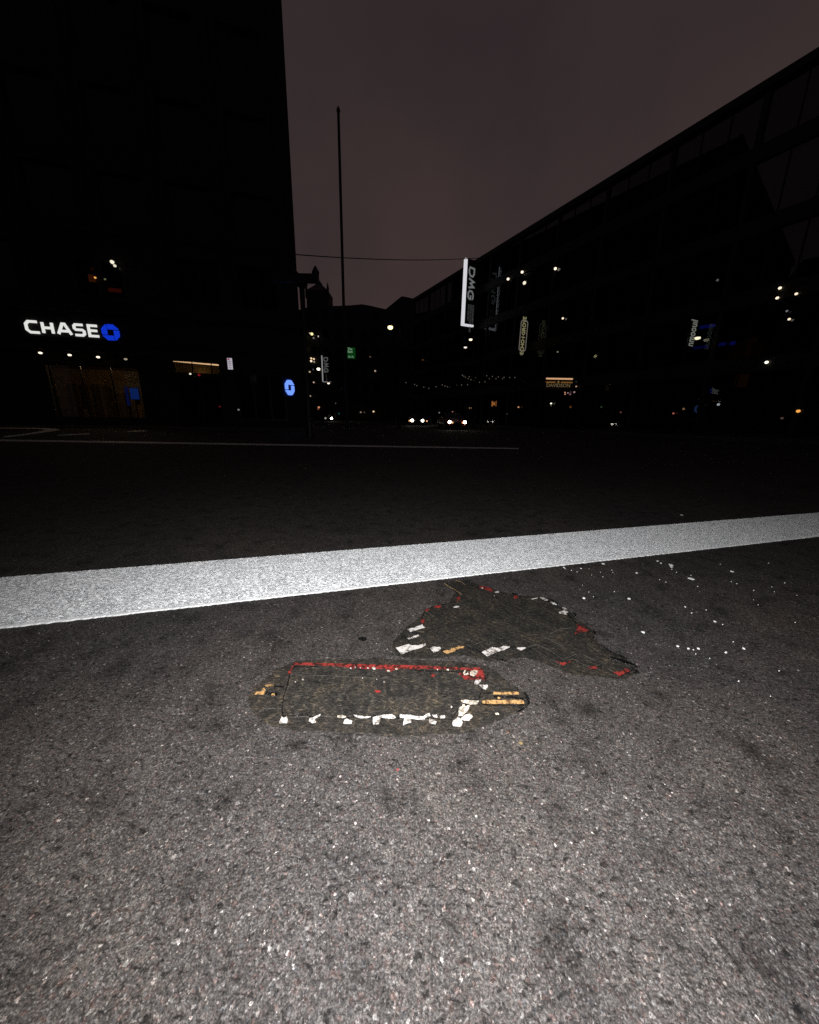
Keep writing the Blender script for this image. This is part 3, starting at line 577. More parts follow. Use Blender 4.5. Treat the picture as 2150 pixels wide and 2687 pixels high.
def ribbon(mb, pts, hw, mp, depth):
    P = [Vector((a, b)) for a, b in pts]; Lq, Rq = [], []
    for i, p in enumerate(P):
        d0 = (p-P[i-1]).normalized() if i > 0 else None; d1 = (P[i+1]-p).normalized() if i < len(P)-1 else None
        if d0 is None: d0 = d1
        if d1 is None: d1 = d0
        n0 = Vector((-d0.y, d0.x)); n1 = Vector((-d1.y, d1.x)); m = (n0+n1).normalized(); k = hw/max(.35, m.dot(n0))
        Lq.append(p+m*k); Rq.append(p-m*k)
    for i in range(len(P)-1):
        q = [mp(v.x, v.y) for v in (Lq[i], Lq[i+1], Rq[i+1], Rq[i])]; mb.prism(q, depth)
def text_mesh(body, size, mp, depth, align='CENTER', fx=1.0):
    cu = bpy.data.curves.new('txt', 'FONT'); cu.body = body; cu.size = size; cu.align_x = align; cu.align_y = 'CENTER'; cu.resolution_u = 3; cu.offset = size*.012
    o = bpy.data.objects.new('txt', cu); COL.objects.link(o); bpy.context.view_layer.update()
    me = bpy.data.meshes.new_from_object(o.evaluated_get(bpy.context.evaluated_depsgraph_get()))
    mb = MB(); d = Vector(depth)
    for p in me.polygons:
        mb.prism([mp(me.vertices[i].co.x*fx, me.vertices[i].co.y) for i in p.vertices], d)
    bpy.data.objects.remove(o); bpy.data.meshes.remove(me); bpy.data.curves.remove(cu)
    return mb

# ------------------------------------------------------------------ facades
def wall_with_holes(P, u0, u1, v0, v1, holes, depth, mb):
    us = sorted({u0, u1, *[h[0] for h in holes], *[h[1] for h in holes]}); vs_ = sorted({v0, v1, *[h[2] for h in holes], *[h[3] for h in holes]})
    us = [x for x in us if u0 <= x <= u1]; vs_ = [x for x in vs_ if v0 <= x <= v1]
    for a, b in zip(us, us[1:]):
        run = None
        for c, d in zip(vs_, vs_[1:]):
            m, n_ = (a+b)/2, (c+d)/2
            inside = any(h[0] < m < h[1] and h[2] < n_ < h[3] for h in holes)
            if inside:
                if run: mb.poly([P(a, run[0]), P(b, run[0]), P(b, run[1]), P(a, run[1])]); run = None
            else: run = (run[0], d) if run else (c, d)
        if run: mb.poly([P(a, run[0]), P(b, run[0]), P(b, run[1]), P(a, run[1])])
    for a, b, c, d in holes:
        mb.poly([P(a, c), P(a, c, -depth), P(b, c, -depth), P(b, c)]); mb.poly([P(a, d), P(b, d), P(b, d, -depth), P(a, d, -depth)])
        mb.poly([P(a, c), P(a, d), P(a, d, -depth), P(a, c, -depth)]); mb.poly([P(b, c), P(b, c, -depth), P(b, d, -depth), P(b, d)])
def window_unit(P, a, b, c, d, rec, parent, pane_mat, fr_=.06, mulls=0, label=None, fmat=None):
    f = MB(); U = (P(1, 0)-P(0, 0)); V = Vector((0, 0, 1)); Wn = P(0, 0, 1)-P(0, 0, 0)
    def bar(x0, x1, y0, y1, w0=-rec, th=.06): f.box(P(x0, y0, w0), U*(x1-x0), V*(y1-y0), Wn*th)
    bar(a+.002, a+fr_, c+.002, d-.002); bar(b-fr_, b-.002, c+.002, d-.002); bar(a+fr_, b-fr_, c+.002, c+fr_); bar(a+fr_, b-fr_, d-fr_, d-.002)
    for k in range(mulls):
        x = a+(b-a)*(k+1)/(mulls+1); bar(x-fr_/2, x+fr_/2, c+fr_, d-fr_)
    base = P(a, c)
    wo = obj('window', f, fmat or M['frame'], parent, loc=base-Vector(parent['_loc']))
    pm = MB(); pm.box(P(a+fr_*.5, c+fr_*.5, -rec+.015), U*(b-a-fr_), V*(d-c-fr_), Wn*.012)
    sub('pane', pm, pane_mat, wo)
    if label: wo['label'] = label
    return wo
def copy_window(src, parent, loc):
    c = src.copy(); COL.objects.link(c); c.parent = parent; c.location = loc
    for ch in src.children:
        d = ch.copy(); COL.objects.link(d); d.parent = c
    if 'label' in c: del c['label']
    return c

# --- corner bank building -----------------------------------------------------------
bank = thing('bank_building', 'dark corner bank building with white lettering and a lit blue octagon above its windows', 'building', tuple(A0))
SHOP = (-13.5, -8.98, .55, 3.58); TRANS = (-7.06, -4.50, 3.36, 4.03)
LIT1 = (-10.72, -10.10, 8.00, 8.36); LIT2 = (-9.86, -9.22, 7.58, 7.78); LIT3 = (-10.56, -10.02, 8.56, 8.74)
DOOR = (-7.0, -4.55, .14, 3.24)
holes = [SHOP, TRANS, DOOR]
UPW = []
for r_ in range(6):
    for k in range(12):
        a = -39.2+k*3.3; c = 7.3+r_*3.7
        h = (a, a+2.2, c, c+2.3)
        if r_ == 0 and h[1] > -11.2 and h[0] < -8.9: continue
        UPW.append(h)
DW = [(-36, -31, .6, 3.5), (-29.5, -24.5, .6, 3.5), (-22.5, -17.5, .6, 3.5), (-3.6, -.6, .6, 3.5)]
# the lit strip of offices on the first upper floor is one window with three lit panes
MIDW = (-11.2, -9.0, 7.3, 9.0)
holes += UPW + DW + [MIDW]
wl = MB(); TOPA = 30.0
wall_with_holes(PA, -46, .53, 0.13, TOPA, holes, .35, wl)
S0 = PA(.53, 0); S1 = S0+sA*46
def q4(a, b, z0, z1): wl.poly([a+Vector((0, 0, z0)), b+Vector((0, 0, z0)), b+Vector((0, 0, z1)), a+Vector((0, 0, z1))])
q4(S0, S1, .13, TOPA); q4(PA(-46, 0), PA(-46, 0)+sA*46, .13, TOPA); q4(S1, PA(-46, 0)+sA*46, .13, TOPA)
wl.poly([PA(-46, TOPA), PA(.53, TOPA), S1+Vector((0, 0, TOPA)), PA(-46, TOPA)+sA*46])
obj('wall', wl, M['stone'], bank)
tr_ = MB()
for z0, z1, w_ in ((4.75, 4.95, .10), (6.35, 6.65, .16), (10.35, 10.5, .07), (TOPA-.7, TOPA+.15, .3)):
    tr_.box(PA(-46, z0, .003), AU*46.53, Vector((0, 0, z1-z0)), AN*w_)
for k in range(13):
    tr_.box(PA(-39.95+k*3.3, 6.66, .003), AU*.35, Vector((0, 0, TOPA-.72-6.66)), AN*.09)
obj('cornice', tr_, M['stone'], bank)
first = None
for h in UPW:
    if first is None: first = window_unit(PA, *h, .28, bank, M['darkglass'], .07, 1); fh = h; continue
    copy_window(first, bank, PA(h[0], h[2])-Vector(bank['_loc']))
for h in DW: window_unit(PA, *h, .28, bank, M['darkglass'], .08, 2, 'large dark ground floor window')
window_unit(PA, *MIDW, .30, bank, M['darkglass'], .05, 0)
window_unit(PA, *SHOP, .28, bank, M['glass'], .07, 2, 'wide ground floor window into a dim brown banking lobby')
window_unit(PA, *TRANS, .20, bank, M['glass'], .04, 0, 'shallow lit window above the door with bright ceiling tubes')
# door below the transom
dm = MB(); U, V = AU, Vector((0, 0, 1))
for x in (-7.0, -5.82, -4.63): dm.box(PA(x, .14, -.25), AU*.08, V*3.1, AN*.06)
dm.box(PA(-6.92, .14, -.25), AU*1.1, V*.2, AN*.06); dm.box(PA(-5.74, .14, -.25), AU*1.11, V*.2, AN*.06)
dm.box(PA(-6.92, 3.12, -.25), AU*1.1, V*.12, AN*.06); dm.box(PA(-5.74, 3.12, -.25), AU*1.11, V*.12, AN*.06)
door = obj('door', dm, M['frame'], bank)
h_ = MB(); h_.tube(PA(-5.95, .9, -.12), PA(-5.95, 1.7, -.12), .02, .02, 8); h_.tube(PA(-5.6, .9, -.12), PA(-5.6, 1.7, -.12), .02, .02, 8); sub('handle', h_, M['steel'], door)
h_ = MB(); h_.box(PA(-6.92, .34, -.235), AU*1.1, V*2.78, AN*.012); h_.box(PA(-5.74, .34, -.235), AU*1.11, V*2.78, AN*.012); sub('pane', h_, M['darkglass'], door)
# lobby room behind the window
rm = MB(); x0, x1, d0 = -16.5, -8.2, 6.0
rm.poly([PA(x0, .15, -d0), PA(x1, .15, -d0), PA(x1, 3.9, -d0), PA(x0, 3.9, -d0)])
for x in (x0, x1): rm.poly([PA(x, .15, -.36), PA(x, .15, -d0), PA(x, 3.9, -d0), PA(x, 3.9, -.36)])
rm.poly([PA(x0, 3.9, -.36), PA(x1, 3.9, -.36), PA(x1, 3.9, -d0), PA(x0, 3.9, -d0)]); rm.poly([PA(x0, .15, -.36), PA(x1, .15, -.36), PA(x1, .15, -d0), PA(x0, .15, -d0)])
obj('lobby_room', rm, M['brown'], bank)
pt = MB()
for k in range(6): pt.box(PA(-12.1+k*.62, .16, -4.6), AU*.30, V*2.1, AN*.12)
pt.box(PA(-12.3, 2.27, -4.62), AU*4.0, V*.65, AN*.16)
for k in range(4): pt.box(PA(-15.5+k*.7, .16, -5.7), AU*.34, V*2.7, AN*.1)
pt.box(PA(-14.6, .16, -2.6), AU*1.4, V*.95, AN*.5)
obj('partition', pt, M['timber'], bank)
bd = MB()
for k in range(9): bd.box(PA(-9.95, 2.45+k*.11, -.62), AU*.85, V*.035, AN*.05)
obj('window_blind', bd, M['oldpaint'], bank)
for u_ in (-11.6, -9.9):
    dl = thing('ceiling_light', 'small dim ceiling downlight in the bank lobby, %s of two' % ('left' if u_ < -11 else 'right'), 'ceiling light', tuple(PA(u_, 3.86, -1.6)), 'ceiling lights in the bank lobby')
    m_ = MB(); m_.tube(PA(u_, 3.86, -1.6), PA(u_, 3.897, -1.6), .09, .10); obj('housing', m_, M['steel'], dl)
    m_ = MB(); m_.tube(PA(u_, 3.845, -1.6), PA(u_, 3.858, -1.6), .06, .06); obj('bulb', m_, emit((1, .6, .3), .6), dl)
    L_ = bpy.data.lights.new('lobby_lamp', 'POINT'); L_.energy = 38; L_.color = (1, .62, .28); L_.shadow_soft_size = .08
    lo = bpy.data.objects.new('lobby_lamp', L_); COL.objects.link(lo); lo.parent = dl; lo.location = (0, 0, -.15)
def slab(name, P, a, b, c, d, w0, th, m, label, cat, framed=True):
    t_ = thing(name, label, cat, tuple(P(a, c, w0)))
    f = MB(); f.box(P(a, c, w0), (P(1, 0)-P(0, 0))*(b-a), Vector((0, 0, d-c)), (P(0, 0, 1)-P(0, 0, 0))*th); obj('cabinet', f, M['black'], t_)
    e_ = (b-a)*.04; f = MB(); f.box(P(a+e_, c+e_, w0+th+.001), (P(1, 0)-P(0, 0))*(b-a-2*e_), Vector((0, 0, d-c-2*e_)), (P(0, 0, 1)-P(0, 0, 0))*.01); obj('lit_face', f, m, t_)
    return t_
blue = emit((.03, .12, .75), .15)
slab('display_screen', PA, -9.88, -9.38, 1.72, 2.42, -.75, .06, blue, 'small blue lit screen on the right inside the bank window', 'screen')
slab('display_screen', PA, -10.32, -10.14, 1.35, 2.5, -1.2, .05, emit((.03, .05, .4), .10), 'narrow dim blue banner screen beside the blue screen', 'screen')
# posts carrying them
for u_, w_, zt in ((-9.63, -.72, 1.72), (-10.23, -1.17, 1.35)):
    m_ = MB(); m_.tube(PA(u_, .17, w_), PA(u_, zt-.002, w_), .025, .025, 8); m_.tube(PA(u_, .15, w_), PA(u_, .17, w_), .2, .18, 16)
    tag(obj('screen_stand', m_, M['black'], None), 'thin black stand under the %s in the bank window' % ('blue screen' if u_ > -10 else 'narrow banner screen'), 'stand')
# transom interior
tb = MB(); tb.poly([PA(TRANS[0], 3.30, -1.0), PA(TRANS[1], 3.30, -1.0), PA(TRANS[1], 4.10, -1.0), PA(TRANS[0], 4.10, -1.0)])
tb.poly([PA(TRANS[0]-.01, 4.10, -.352), PA(TRANS[1]+.01, 4.10, -.352), PA(TRANS[1]+.01, 4.10, -1.0), PA(TRANS[0]-.01, 4.10, -1.0)])
for x in TRANS[:2]: tb.poly([PA(x, 3.30, -.352), PA(x, 3.30, -1), PA(x, 4.10, -1), PA(x, 4.10, -.352)])
tb.poly([PA(TRANS[0], 3.30, -.352), PA(TRANS[1], 3.30, -.352), PA(TRANS[1], 3.30, -1), PA(TRANS[0], 3.30, -1)])
obj('transom_box', tb, M['cream'], bank)
tubes = zoom(400, 660, K, [(220, 1190), (427, 1209), (435, 1210), (634, 1228), (645, 1229), (722, 1236)])
for i in range(3):
    a, b = tubes[2*i], tubes[2*i+1]; n_ = AN; pa, pb = hit(*a, PA(0, 0, -.14), AN), hit(*b, PA(0, 0, -.14), AN)
    t_ = thing('tube_light', ['bright tube light above the bank door, left one', 'bright tube light above the bank door, middle one', 'shortest bright tube light above the bank door'][i], 'tube light', tuple(pa), 'tube lights above the bank door')
    m_ = MB(); m_.box(pa+Vector((0, 0, -.03)), pb-pa, V*.075, AN*-.03); obj('diffuser', m_, emit((1, .62, .32), .75), t_)
    m_ = MB(); m_.box(pa+Vector((0, 0, .047)), pb-pa, V*.03, AN*-.05); obj('housing', m_, M['steel'], t_)
for zx in (430, 641):
    p = hit(400+zx*K, 955, PA(0, 0, -.19), AN); u_ = (p-A0).dot(AU); m_ = MB(); m_.box(PA(u_-.03, TRANS[2]+.04, -.185), AU*.06, V*(TRANS[3]-TRANS[2]-.08), AN*.04)
    obj('mullion', m_, M['frame'], bank)
# warm glow board: low lamp inside the transom box
L_ = bpy.data.lights.new('transom_lamp', 'POINT'); L_.energy = .9; L_.color = (1, .58, .2); L_.shadow_soft_size = .1
lo = bpy.data.objects.new('transom_lamp', L_); COL.objects.link(lo); lo.location = PA(-5.8, 3.45, -.6); lo.parent = None
# three dim lit interior bits behind the first upper floor window
for h, m_, lab in ((LIT1, emit((.55, .12, .02), .035, False), 'dim orange lit pane high on the bank building'), (LIT2, emit((.5, .06, .02), .030, False), 'dim red lit strip pane below the orange one on the bank building'), (LIT3, emit((.35, .07, .02), .016, False), 'faint brown lit strip pane above the orange one')):
    mm = MB(); mm.box(PA(h[0], h[2], -.25), AU*(h[1]-h[0]), V*(h[3]-h[2]), AN*.02); o = obj('lit_pane', mm, m_, bank); o['label'] = lab

def lamp_on(P0, U_, W_, name, label, cat, c, r_, col, s, group=None, arm=True, sz=.9):
    """small lamp: bulb, cap and an arm back to its wall"""
    t_ = thing(name, label, cat, tuple(c), group)
    m_ = MB(); m_.ball(c, r_, sz, 14, 9); obj('bulb', m_, emit(col, s, s > 2.5), t_, True)
    m_ = MB(); m_.tube(c+Vector((0, 0, r_*sz*.8)), c+Vector((0, 0, r_*sz+.05)), r_*.5, r_*.3, 10)
    if arm: m_.tube(c+Vector((0, 0, r_*sz+.035)), c+Vector((0, 0, r_*sz+.035))-W_*arm, .015, .015, 6)
    obj('bracket', m_, M['black'], t_)
    return t_
WARM = (1, .80, .58); CREAM = (1, .93, .72); ORNG = (1, .38, .10)
# soffit canopy with four downlights
can = thing('canopy', 'thin dark canopy under the white bank lettering', 'canopy', tuple(PA(-16, 4.2)))
m_ = MB(); m_.box(PA(-16, 4.18, .003), AU*8.3, V*.16, AN*.9); obj('slab', m_, M['panel'], can)
for i, z_ in enumerate([(232, 1102), (550, 1125), (860, 1148), (1160, 1170)]):
    c = hit(50+z_[0]*K, 660+z_[1]*K, PA(0, 0, .75), AN); v_ = 4.175
    t_ = thing('downlight', ['downlight under the bank canopy, leftmost of four', 'downlight under the bank canopy, second from the left', 'downlight under the bank canopy, third from the left', 'dimmer downlight under the bank canopy, rightmost of four'][i], 'downlight', tuple(c), 'downlights under the bank canopy')
    m_ = MB(); m_.ball(c, .085, .62, 14, 8); obj('bulb', m_, emit(WARM, 2.0 if i < 3 else .35), t_, True)
    m_ = MB(); m_.tube(Vector((c.x, c.y, c.z+.045)), Vector((c.x, c.y, max(v_, c.z+.06))), .05, .06, 12); obj('housing', m_, M['black'], t_)
for i, (z_, r_, s) in enumerate([((1013, 113), .10, 1.0), ((1042, 153), .075, .8), ((828, 283), .055, .9), ((935, 300), .05, .16)]):
    c = hit(50+z_[0]*K, 660+z_[1]*K, PA(0, 0, .22), AN)
    lamp_on(None, AU, AN, 'wall_lamp', ['cream wall lamp high on the bank facade, upper of a close pair', 'cream wall lamp high on the bank facade, lower of a close pair', 'tiny orange lamp at the dim orange pane', 'faint lamp right of the dim orange pane'][i], 'wall lamp', c, r_, [CREAM, CREAM, (1, .45, .12), (.7, .8, .4)][i], s, 'wall lamps high on the bank facade', arm=.2)
c = hit(400+412*K, 660+1330*K, PA(0, 0, .25), AN); lamp_on(None, AU, AN, 'wall_lamp', 'small white lamp under the left of the lit window above the door', 'wall lamp', c, .06, CREAM, .9, arm=.24)
c = hit(400+508*K, 660+1342*K, PA(0, 0, .25), AN); lamp_on(None, AU, AN, 'wall_lamp', 'small dark red lamp under the middle of the lit window above the door', 'wall lamp', c, .075, (.8, .03, .05), .22, arm=.24)
c = hit(400+733*K, 660+1685*K, PA(0, 0, .15), AN); lamp_on(None, AU, AN, 'wall_lamp', 'faint red lamp low beside the bank door', 'wall lamp', c, .05, (.9, .04, .08), .15, arm=.14)
c = hit(400+938*K, 660+1720*K, PA(0, 0, .15), AN); lamp_on(None, AU, AN, 'wall_lamp', 'faint white lamp low on the wall right of the bank door', 'wall lamp', c, .06, (1, .9, .85), .22, arm=.14)

# channel letters and octagon
sg = thing('shop_sign', 'large white illuminated five letter name on the dark bank facade', 'sign', tuple(PA(-14, 5.1)))
white_l = emit((.93, .93, .90), .80)
HT = .665; x = -13.93; hw = .062
for ch, wd in zip('CHASE', (.56, .50, .58, .50, .50)):
    gl, _ = GL[ch]; mb = MB()
    def mp(a, b, x=x, wd=wd): return PA(x+a, 5.07+hw+b, .03)
    for st in gl: ribbon(mb, [(a*wd, b*(HT-2*hw)) for a, b in st], hw, mp, AN*.06)
    lt = obj('letter', mb, white_l, sg)
    x += wd + .185
m_ = MB(); m_.box(PA(-13.95, 5.2, .003), AU*3.3, V*.04, AN*.024); obj('rail', m_, M['black'], sg)
def octagon(name, label, cx_, cz, P, Rr, m, wface, cab, parentlabel):
    t_ = thing(name, label, 'sign', tuple(P(cx_, cz, 0)))
    # four wedges of an octagon turned round an open square
    r1 = Rr; s_ = Rr*.38; k = Rr*.4142; g_ = Rr*.05
    base = [(-s_, s_+g_), (-s_, r1), (k, r1), (r1-.0*Rr, k+g_*.0), (r1*.99, s_+g_)]
    base = [(-s_+g_*.5, s_), (-s_+g_*.5, r1), (k, r1), (r1-g_*.2, k+g_), (r1-(r1-k)*.0-g_*.2, s_+g_*.2)]
    base = [(-s_, s_), (-k*.95, r1), (k, r1), (r1-.12*Rr, k+.12*Rr), (r1-.12*Rr-.0, s_+.0)]
    base = [(-s_+.10*Rr, s_), (-s_+.10*Rr, r1), (k, r1), (r1-.06*Rr, s_+.12*Rr), (r1-.06*Rr, s_)]
    for i in range(4):
        a_ = -math.pi/2*i; pts = []
        for (px_, py_) in base:
            pts.append(P(cx_+px_*math.cos(a_)-py_*math.sin(a_), cz+px_*math.sin(a_)+py_*math.cos(a_), wface))
        mb = MB(); mb.prism(pts, (P(0, 0, 1)-P(0, 0, 0))*.05); obj('wedge', mb, m, t_)
    return t_
o_ = octagon('octagon_sign', 'deep blue lit octagon emblem right of the white bank lettering', -10.0, 5.38, PA, .43, emit((.005, .035, .62), .85), .03, None, None)
m_ = MB(); m_.box(PA(-10.2, 5.33, .003), AU*.4, V*.1, AN*.024); obj('bracket', m_, M['black'], o_)
# blade octagon at the corner
OC = atY(757, 1017, 23.6); th_ = rad(72)
OU = Vector((math.cos(th_), math.sin(th_), 0)); OW = Vector((math.sin(th_), -math.cos(th_), 0))
def PO(u, v, w=0): return OC + OU*u + OW*w + Vector((0, 0, v))
o_ = octagon('octagon_sign', 'bright pale blue lit octagon emblem projecting at the bank corner', 0, 0, PO, .45, emit((.16, .32, 1.0), 1.15), .08, None, None)
m_ = MB(); m_.box(PO(-.56, -.56, -.075), OU*1.12, V*1.12, OW*.15); obj('cabinet', m_, mat('sign_blue', (.01, .03, .2), .5, var=.1), o_)
back = PO(.0, .3, -.075); wp = PA((back-A0).dot(AU), back.z, 0); m_ = MB(); m_.tube(back, wp, .03, .03, 8)
obj('bracket', m_, M['black'], o_)
back = PO(.0, -.3, -.075); wp = PA((back-A0).dot(AU), back.z, 0); m_ = MB(); m_.tube(back, wp, .03, .03, 8); obj('bracket', m_, M['black'], o_)

# parking sign on a post; its plate glows to stand for returned flash light
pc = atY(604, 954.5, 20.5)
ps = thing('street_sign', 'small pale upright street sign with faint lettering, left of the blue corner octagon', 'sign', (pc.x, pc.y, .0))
m_ = MB(); m_.tube((pc.x, pc.y+.03, 0), (pc.x, pc.y+.03, pc.z+.34), .025, .025, 10); obj('post', m_, M['black'], ps)
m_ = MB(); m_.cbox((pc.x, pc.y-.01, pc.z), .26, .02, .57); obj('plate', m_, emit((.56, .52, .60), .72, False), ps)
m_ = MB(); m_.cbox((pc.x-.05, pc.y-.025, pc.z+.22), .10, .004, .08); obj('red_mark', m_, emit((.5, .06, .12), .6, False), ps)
def mps(a, b): return Vector((pc.x+a, pc.y-.0215, pc.z+b))
for body, dz, s_ in (('NO', .10, .10), ('PARK', 0.0, .07), ('7-9', -.10, .08), ('4-6', -.2, .08)):
    obj('lettering', text_mesh(body, s_, lambda a, b, dz=dz: mps(a, b+dz), (0, -.003, 0)), M['black'], ps)['label'] = 'faint dark lettering'

# --- long glass building on the right ----------------------------------------------
gb = thing('glass_building', 'long dark glass fronted building filling the right side of the street', 'building', tuple(B0))
HB = 18.65; FL_ = [.13, 4.3, 8.0, 11.7, 15.4, HB]
bay = 4.6; u0 = .2; nb_ = 15; holes = []
for r_ in range(5):
    for k in range(nb_):
        holes.append((u0+.12+k*bay, u0-.12+(k+1)*bay, FL_[r_]+(.35 if r_ else .1), FL_[r_+1]-.45))
UB = u0+nb_*bay+.3
wl = MB(); wall_with_holes(PB, -.0, UB, .13, HB, holes, .2, wl)
D_ = -16.0
wl.poly([PB(0, .13), PB(0, HB), PB(0, HB, D_), PB(0, .13, D_)]); wl.poly([PB(UB, .13), PB(UB, .13, D_), PB(UB, HB, D_), PB(UB, HB)])
wl.poly([PB(0, HB), PB(UB, HB), PB(UB, HB, D_), PB(0, HB, D_)]); wl.poly([PB(0, .13, D_), PB(0, HB, D_), PB(UB, HB, D_), PB(UB, .13, D_)])
obj('wall', wl, M['panel'], gb)
fs = MB()
for z_ in FL_[1:-1]: fs.box(PB(.1, z_-.38, -.25), BU*(UB-.2), V*.33, BN*-6.5)
for z_ in (FL_[0],): fs.box(PB(.1, z_+.005, -.25), BU*(UB-.2), V*.03, BN*-6.5)
fs.poly([PB(.1, .2, -6.8), PB(UB-.1, .2, -6.8), PB(UB-.1, HB-.05, -6.8), PB(.1, HB-.05, -6.8)])
obj('floor_slab', fs, M['panel'], gb)
pr = MB(); pr.box(PB(0, HB-.35, .003), BU*UB, V*.42, BN*.18); obj('parapet', pr, M['panel'], gb)
protos = {}
for i, h in enumerate(holes):
    r_ = i//nb_
    key = 0 if r_ == 0 else (1 if r_ < 4 else 2)
    if key not in protos: protos[key] = (window_unit(PB, *h, .16, gb, M['glassB'] if key else M['glassG'], .07, 2), h); continue
    if h[0] > 62 or (r_ > 2 and h[0] > 50): pass
    copy_window(protos[key][0], gb, PB(h[0], h[2])-Vector(gb['_loc']))

# lamps seen through the glass (pendants) or on the glass front
SPOT_R = [  # zoom origin x, (x, y), diameter in photo px, colour, strength, label
 (1080, (1052, 298), 7.2, WARM, 3.0, 'lamp high in the glass building, left of the group of three near the top'),
 (1080, (1205, 222), 7.2, WARM, 3.0, 'lamp high in the glass building, topmost of the group of three'),
 (1080, (1230, 340), 7.2, WARM, 3.0, 'lamp high in the glass building, lower right of the group of three'),
 (1080, (124, 1178), 3.5, ORNG, .20, 'faint orange lamp far down the street above the cars'),
 (1080, (640, 1702), 6.0, (1, .55, .25), 1.0, 'orange lamp just above the right pair of headlights'),
 (1080, (1165, 1692), 5.0, (1, .45, .22), .7, 'orange lamp low in the glass building left of the gold name sign'),
 (1080, (448, 1742), 4.6, (1, .45, .35), .25, 'dim reddish lamp above the middle headlights'),
 (1080, (303, 1752), 3.6, (.9, .9, 1), .35, 'tiny white lamp between the two approaching cars'),
 (1080, (80, 1643), 3.6, (.6, .9, .3), .07, 'faint green lamp down the street, upper of a dim pair'), (1080, (85, 1693), 3.6, (.6, .9, .3), .06, 'faint green lamp down the street, lower of a dim pair'),
 (1080, (1040, 1765), 3.8, (1, .7, .5), .06, 'very faint lamp low in the glass building'),
 (1400, (240, 185), 7.4, WARM, 3.0, 'lone bright lamp high in the glass building'),
 (1400, (321, 726), 6.0, WARM, 1.3, 'lamp in the glass building right of the framed blade sign'),
 (1400, (467, 1418), 4.2, (.6, .8, .5), .12, 'faint greenish lamp right of the gold name sign'), (1400, (467, 1467), 4.5, (1, .55, .35), .55, 'small orange lamp right of the gold name sign'),
 (1400, (345, 1533), 4.2, (1, .45, .3), .6, 'upper left bulb of the cluster under the gold name sign'), (1400, (346, 1551), 4.0, (1, .5, .3), .6, 'lower left bulb of the cluster under the gold name sign'),
 (1400, (377, 1537), 4.0, (.9, .55, .65), .4, 'second bulb from the left in the cluster under the gold name sign'), (1400, (405, 1528), 3.4, (.6, .6, .6), .12, 'dimmest bulb of the cluster under the gold name sign'),
 (1400, (402, 1552), 4.0, (.9, .35, .45), .4, 'pink bulb of the cluster under the gold name sign'), (1400, (446, 1529), 4.2, (1, .6, .6), .5, 'rightmost bulb of the cluster under the gold name sign'),
 (1400, (194, 1652), 5.2, CREAM, 1.6, 'bright white lamp below the left end of the gold name sign'), (1400, (194, 1677), 3.2, CREAM, .12, 'faint lamp just under the bright white one below the gold name sign'),
 (1400, (405, 1690), 5.5, ORNG, .12, 'dim orange lamp below the bulb cluster'), (1400, (740, 1690), 4.2, (.5, .8, .5), .07, 'faint green lamp low on the right street'),
 (1400, (952, 1748), 4.5, (1, .4, .3), .12, 'dim reddish lamp low on the right street'),
 (1720, (678, 310), 4.2, (1, .8, .7), .25, 'dim lamp high in the glass building left of the far right group'),
 (1720, (1357, 396), 6.0, WARM, 1.5, 'bright lamp near the upper right corner, left one'), (1720, (1328, 504), 6.0, WARM, 1.4, 'bright lamp near the upper right corner, lower one'),
 (1720, (1535, 459), 5.6, WARM, 1.2, 'bright lamp near the upper right corner, rightmost'), (1720, (1433, 646), 4.5, (.8, .8, .9), .18, 'dim white lamp below the upper right group'),
 (1720, (1458, 735), 5.4, WARM, 1.2, 'bright lamp below the upper right group'), (1720, (1212, 1204), 7.0, CREAM, 2.6, 'brightest round lamp low right in the glass building'),
 (1720, (688, 1663), 5.0, (.75, .8, .85), .6, 'cool white lamp low on the right street'), (1720, (309, 1711), 4.5, (1, .55, .3), .25, 'dim orange ring lamp low on the right street'),
 (1720, (198, 1760), 5.2, (1, .25, .2), .35, 'red lamp low on the right street'), (1720, (1557, 1735), 7.5, (1, .42, .08), 1.0, 'orange lamp at the right edge of the picture'), (1720, (1380, 1812), 4.5, (1, .6, .55), .10, 'faint pinkish lamp near the right edge')]
for ox, z_, dia, col, s, lab in SPOT_R:
    px, py = ox+z_[0]*K, 660+z_[1]*K
    if px < 1105:
        c = atY(px, py, 84.0)
        r_ = dia/2*c.y/962; lamp_on(None, None, Vector((0, -1, 0)), 'street_level_lamp', lab, 'lamp', c, r_, col, s, arm=.9); continue
    c = hit(px, py, PB(0, 0, -.9), BN); v_ = c.z
    top = min([f for f in FL_[1:] if f-.38 > v_+.1] or [HB])-.38
    if py > 1115: continue
    dist = (c-EYE).length; r_ = dia/2*dist/1000
    f_ = hit(px, py, PB(0, 0, 0), BN); uf = (f_-B0).dot(BU)-u0; m3 = bay/3
    hid = min(uf % m3, m3-uf % m3) < .30+r_ or any(z0-.55-r_ < f_.z < z0+.42+r_ for z0 in FL_[1:])
    if hid:      # these sit on the facade itself
        c = hit(px, py, PB(0, 0, .07), BN); r_ = dia/2*(c-EYE).length/1000*.80
        lamp_on(None, BU, BN, 'wall_lamp', lab, 'lamp', c, r_, col, min(s, 1.8), 'lamps on the glass building', arm=.06); continue
    t_ = thing('pendant_lamp', lab, 'lamp', tuple(c), 'lamps seen through the glass front')
    m_ = MB(); m_.ball(c, r_, 1.0, 14, 9); obj('bulb', m_, emit(col, s, False), t_, True)
    m_ = MB(); m_.tube(c+Vector((0, 0, r_*.9)), Vector((c.x, c.y, top+.01)), .012, .012, 6); m_.tube(c+Vector((0, 0, r_*.85)), c+Vector((0, 0, r_+.06)), r_*.5, r_*.25, 10); obj('cord', m_, M['black'], t_)

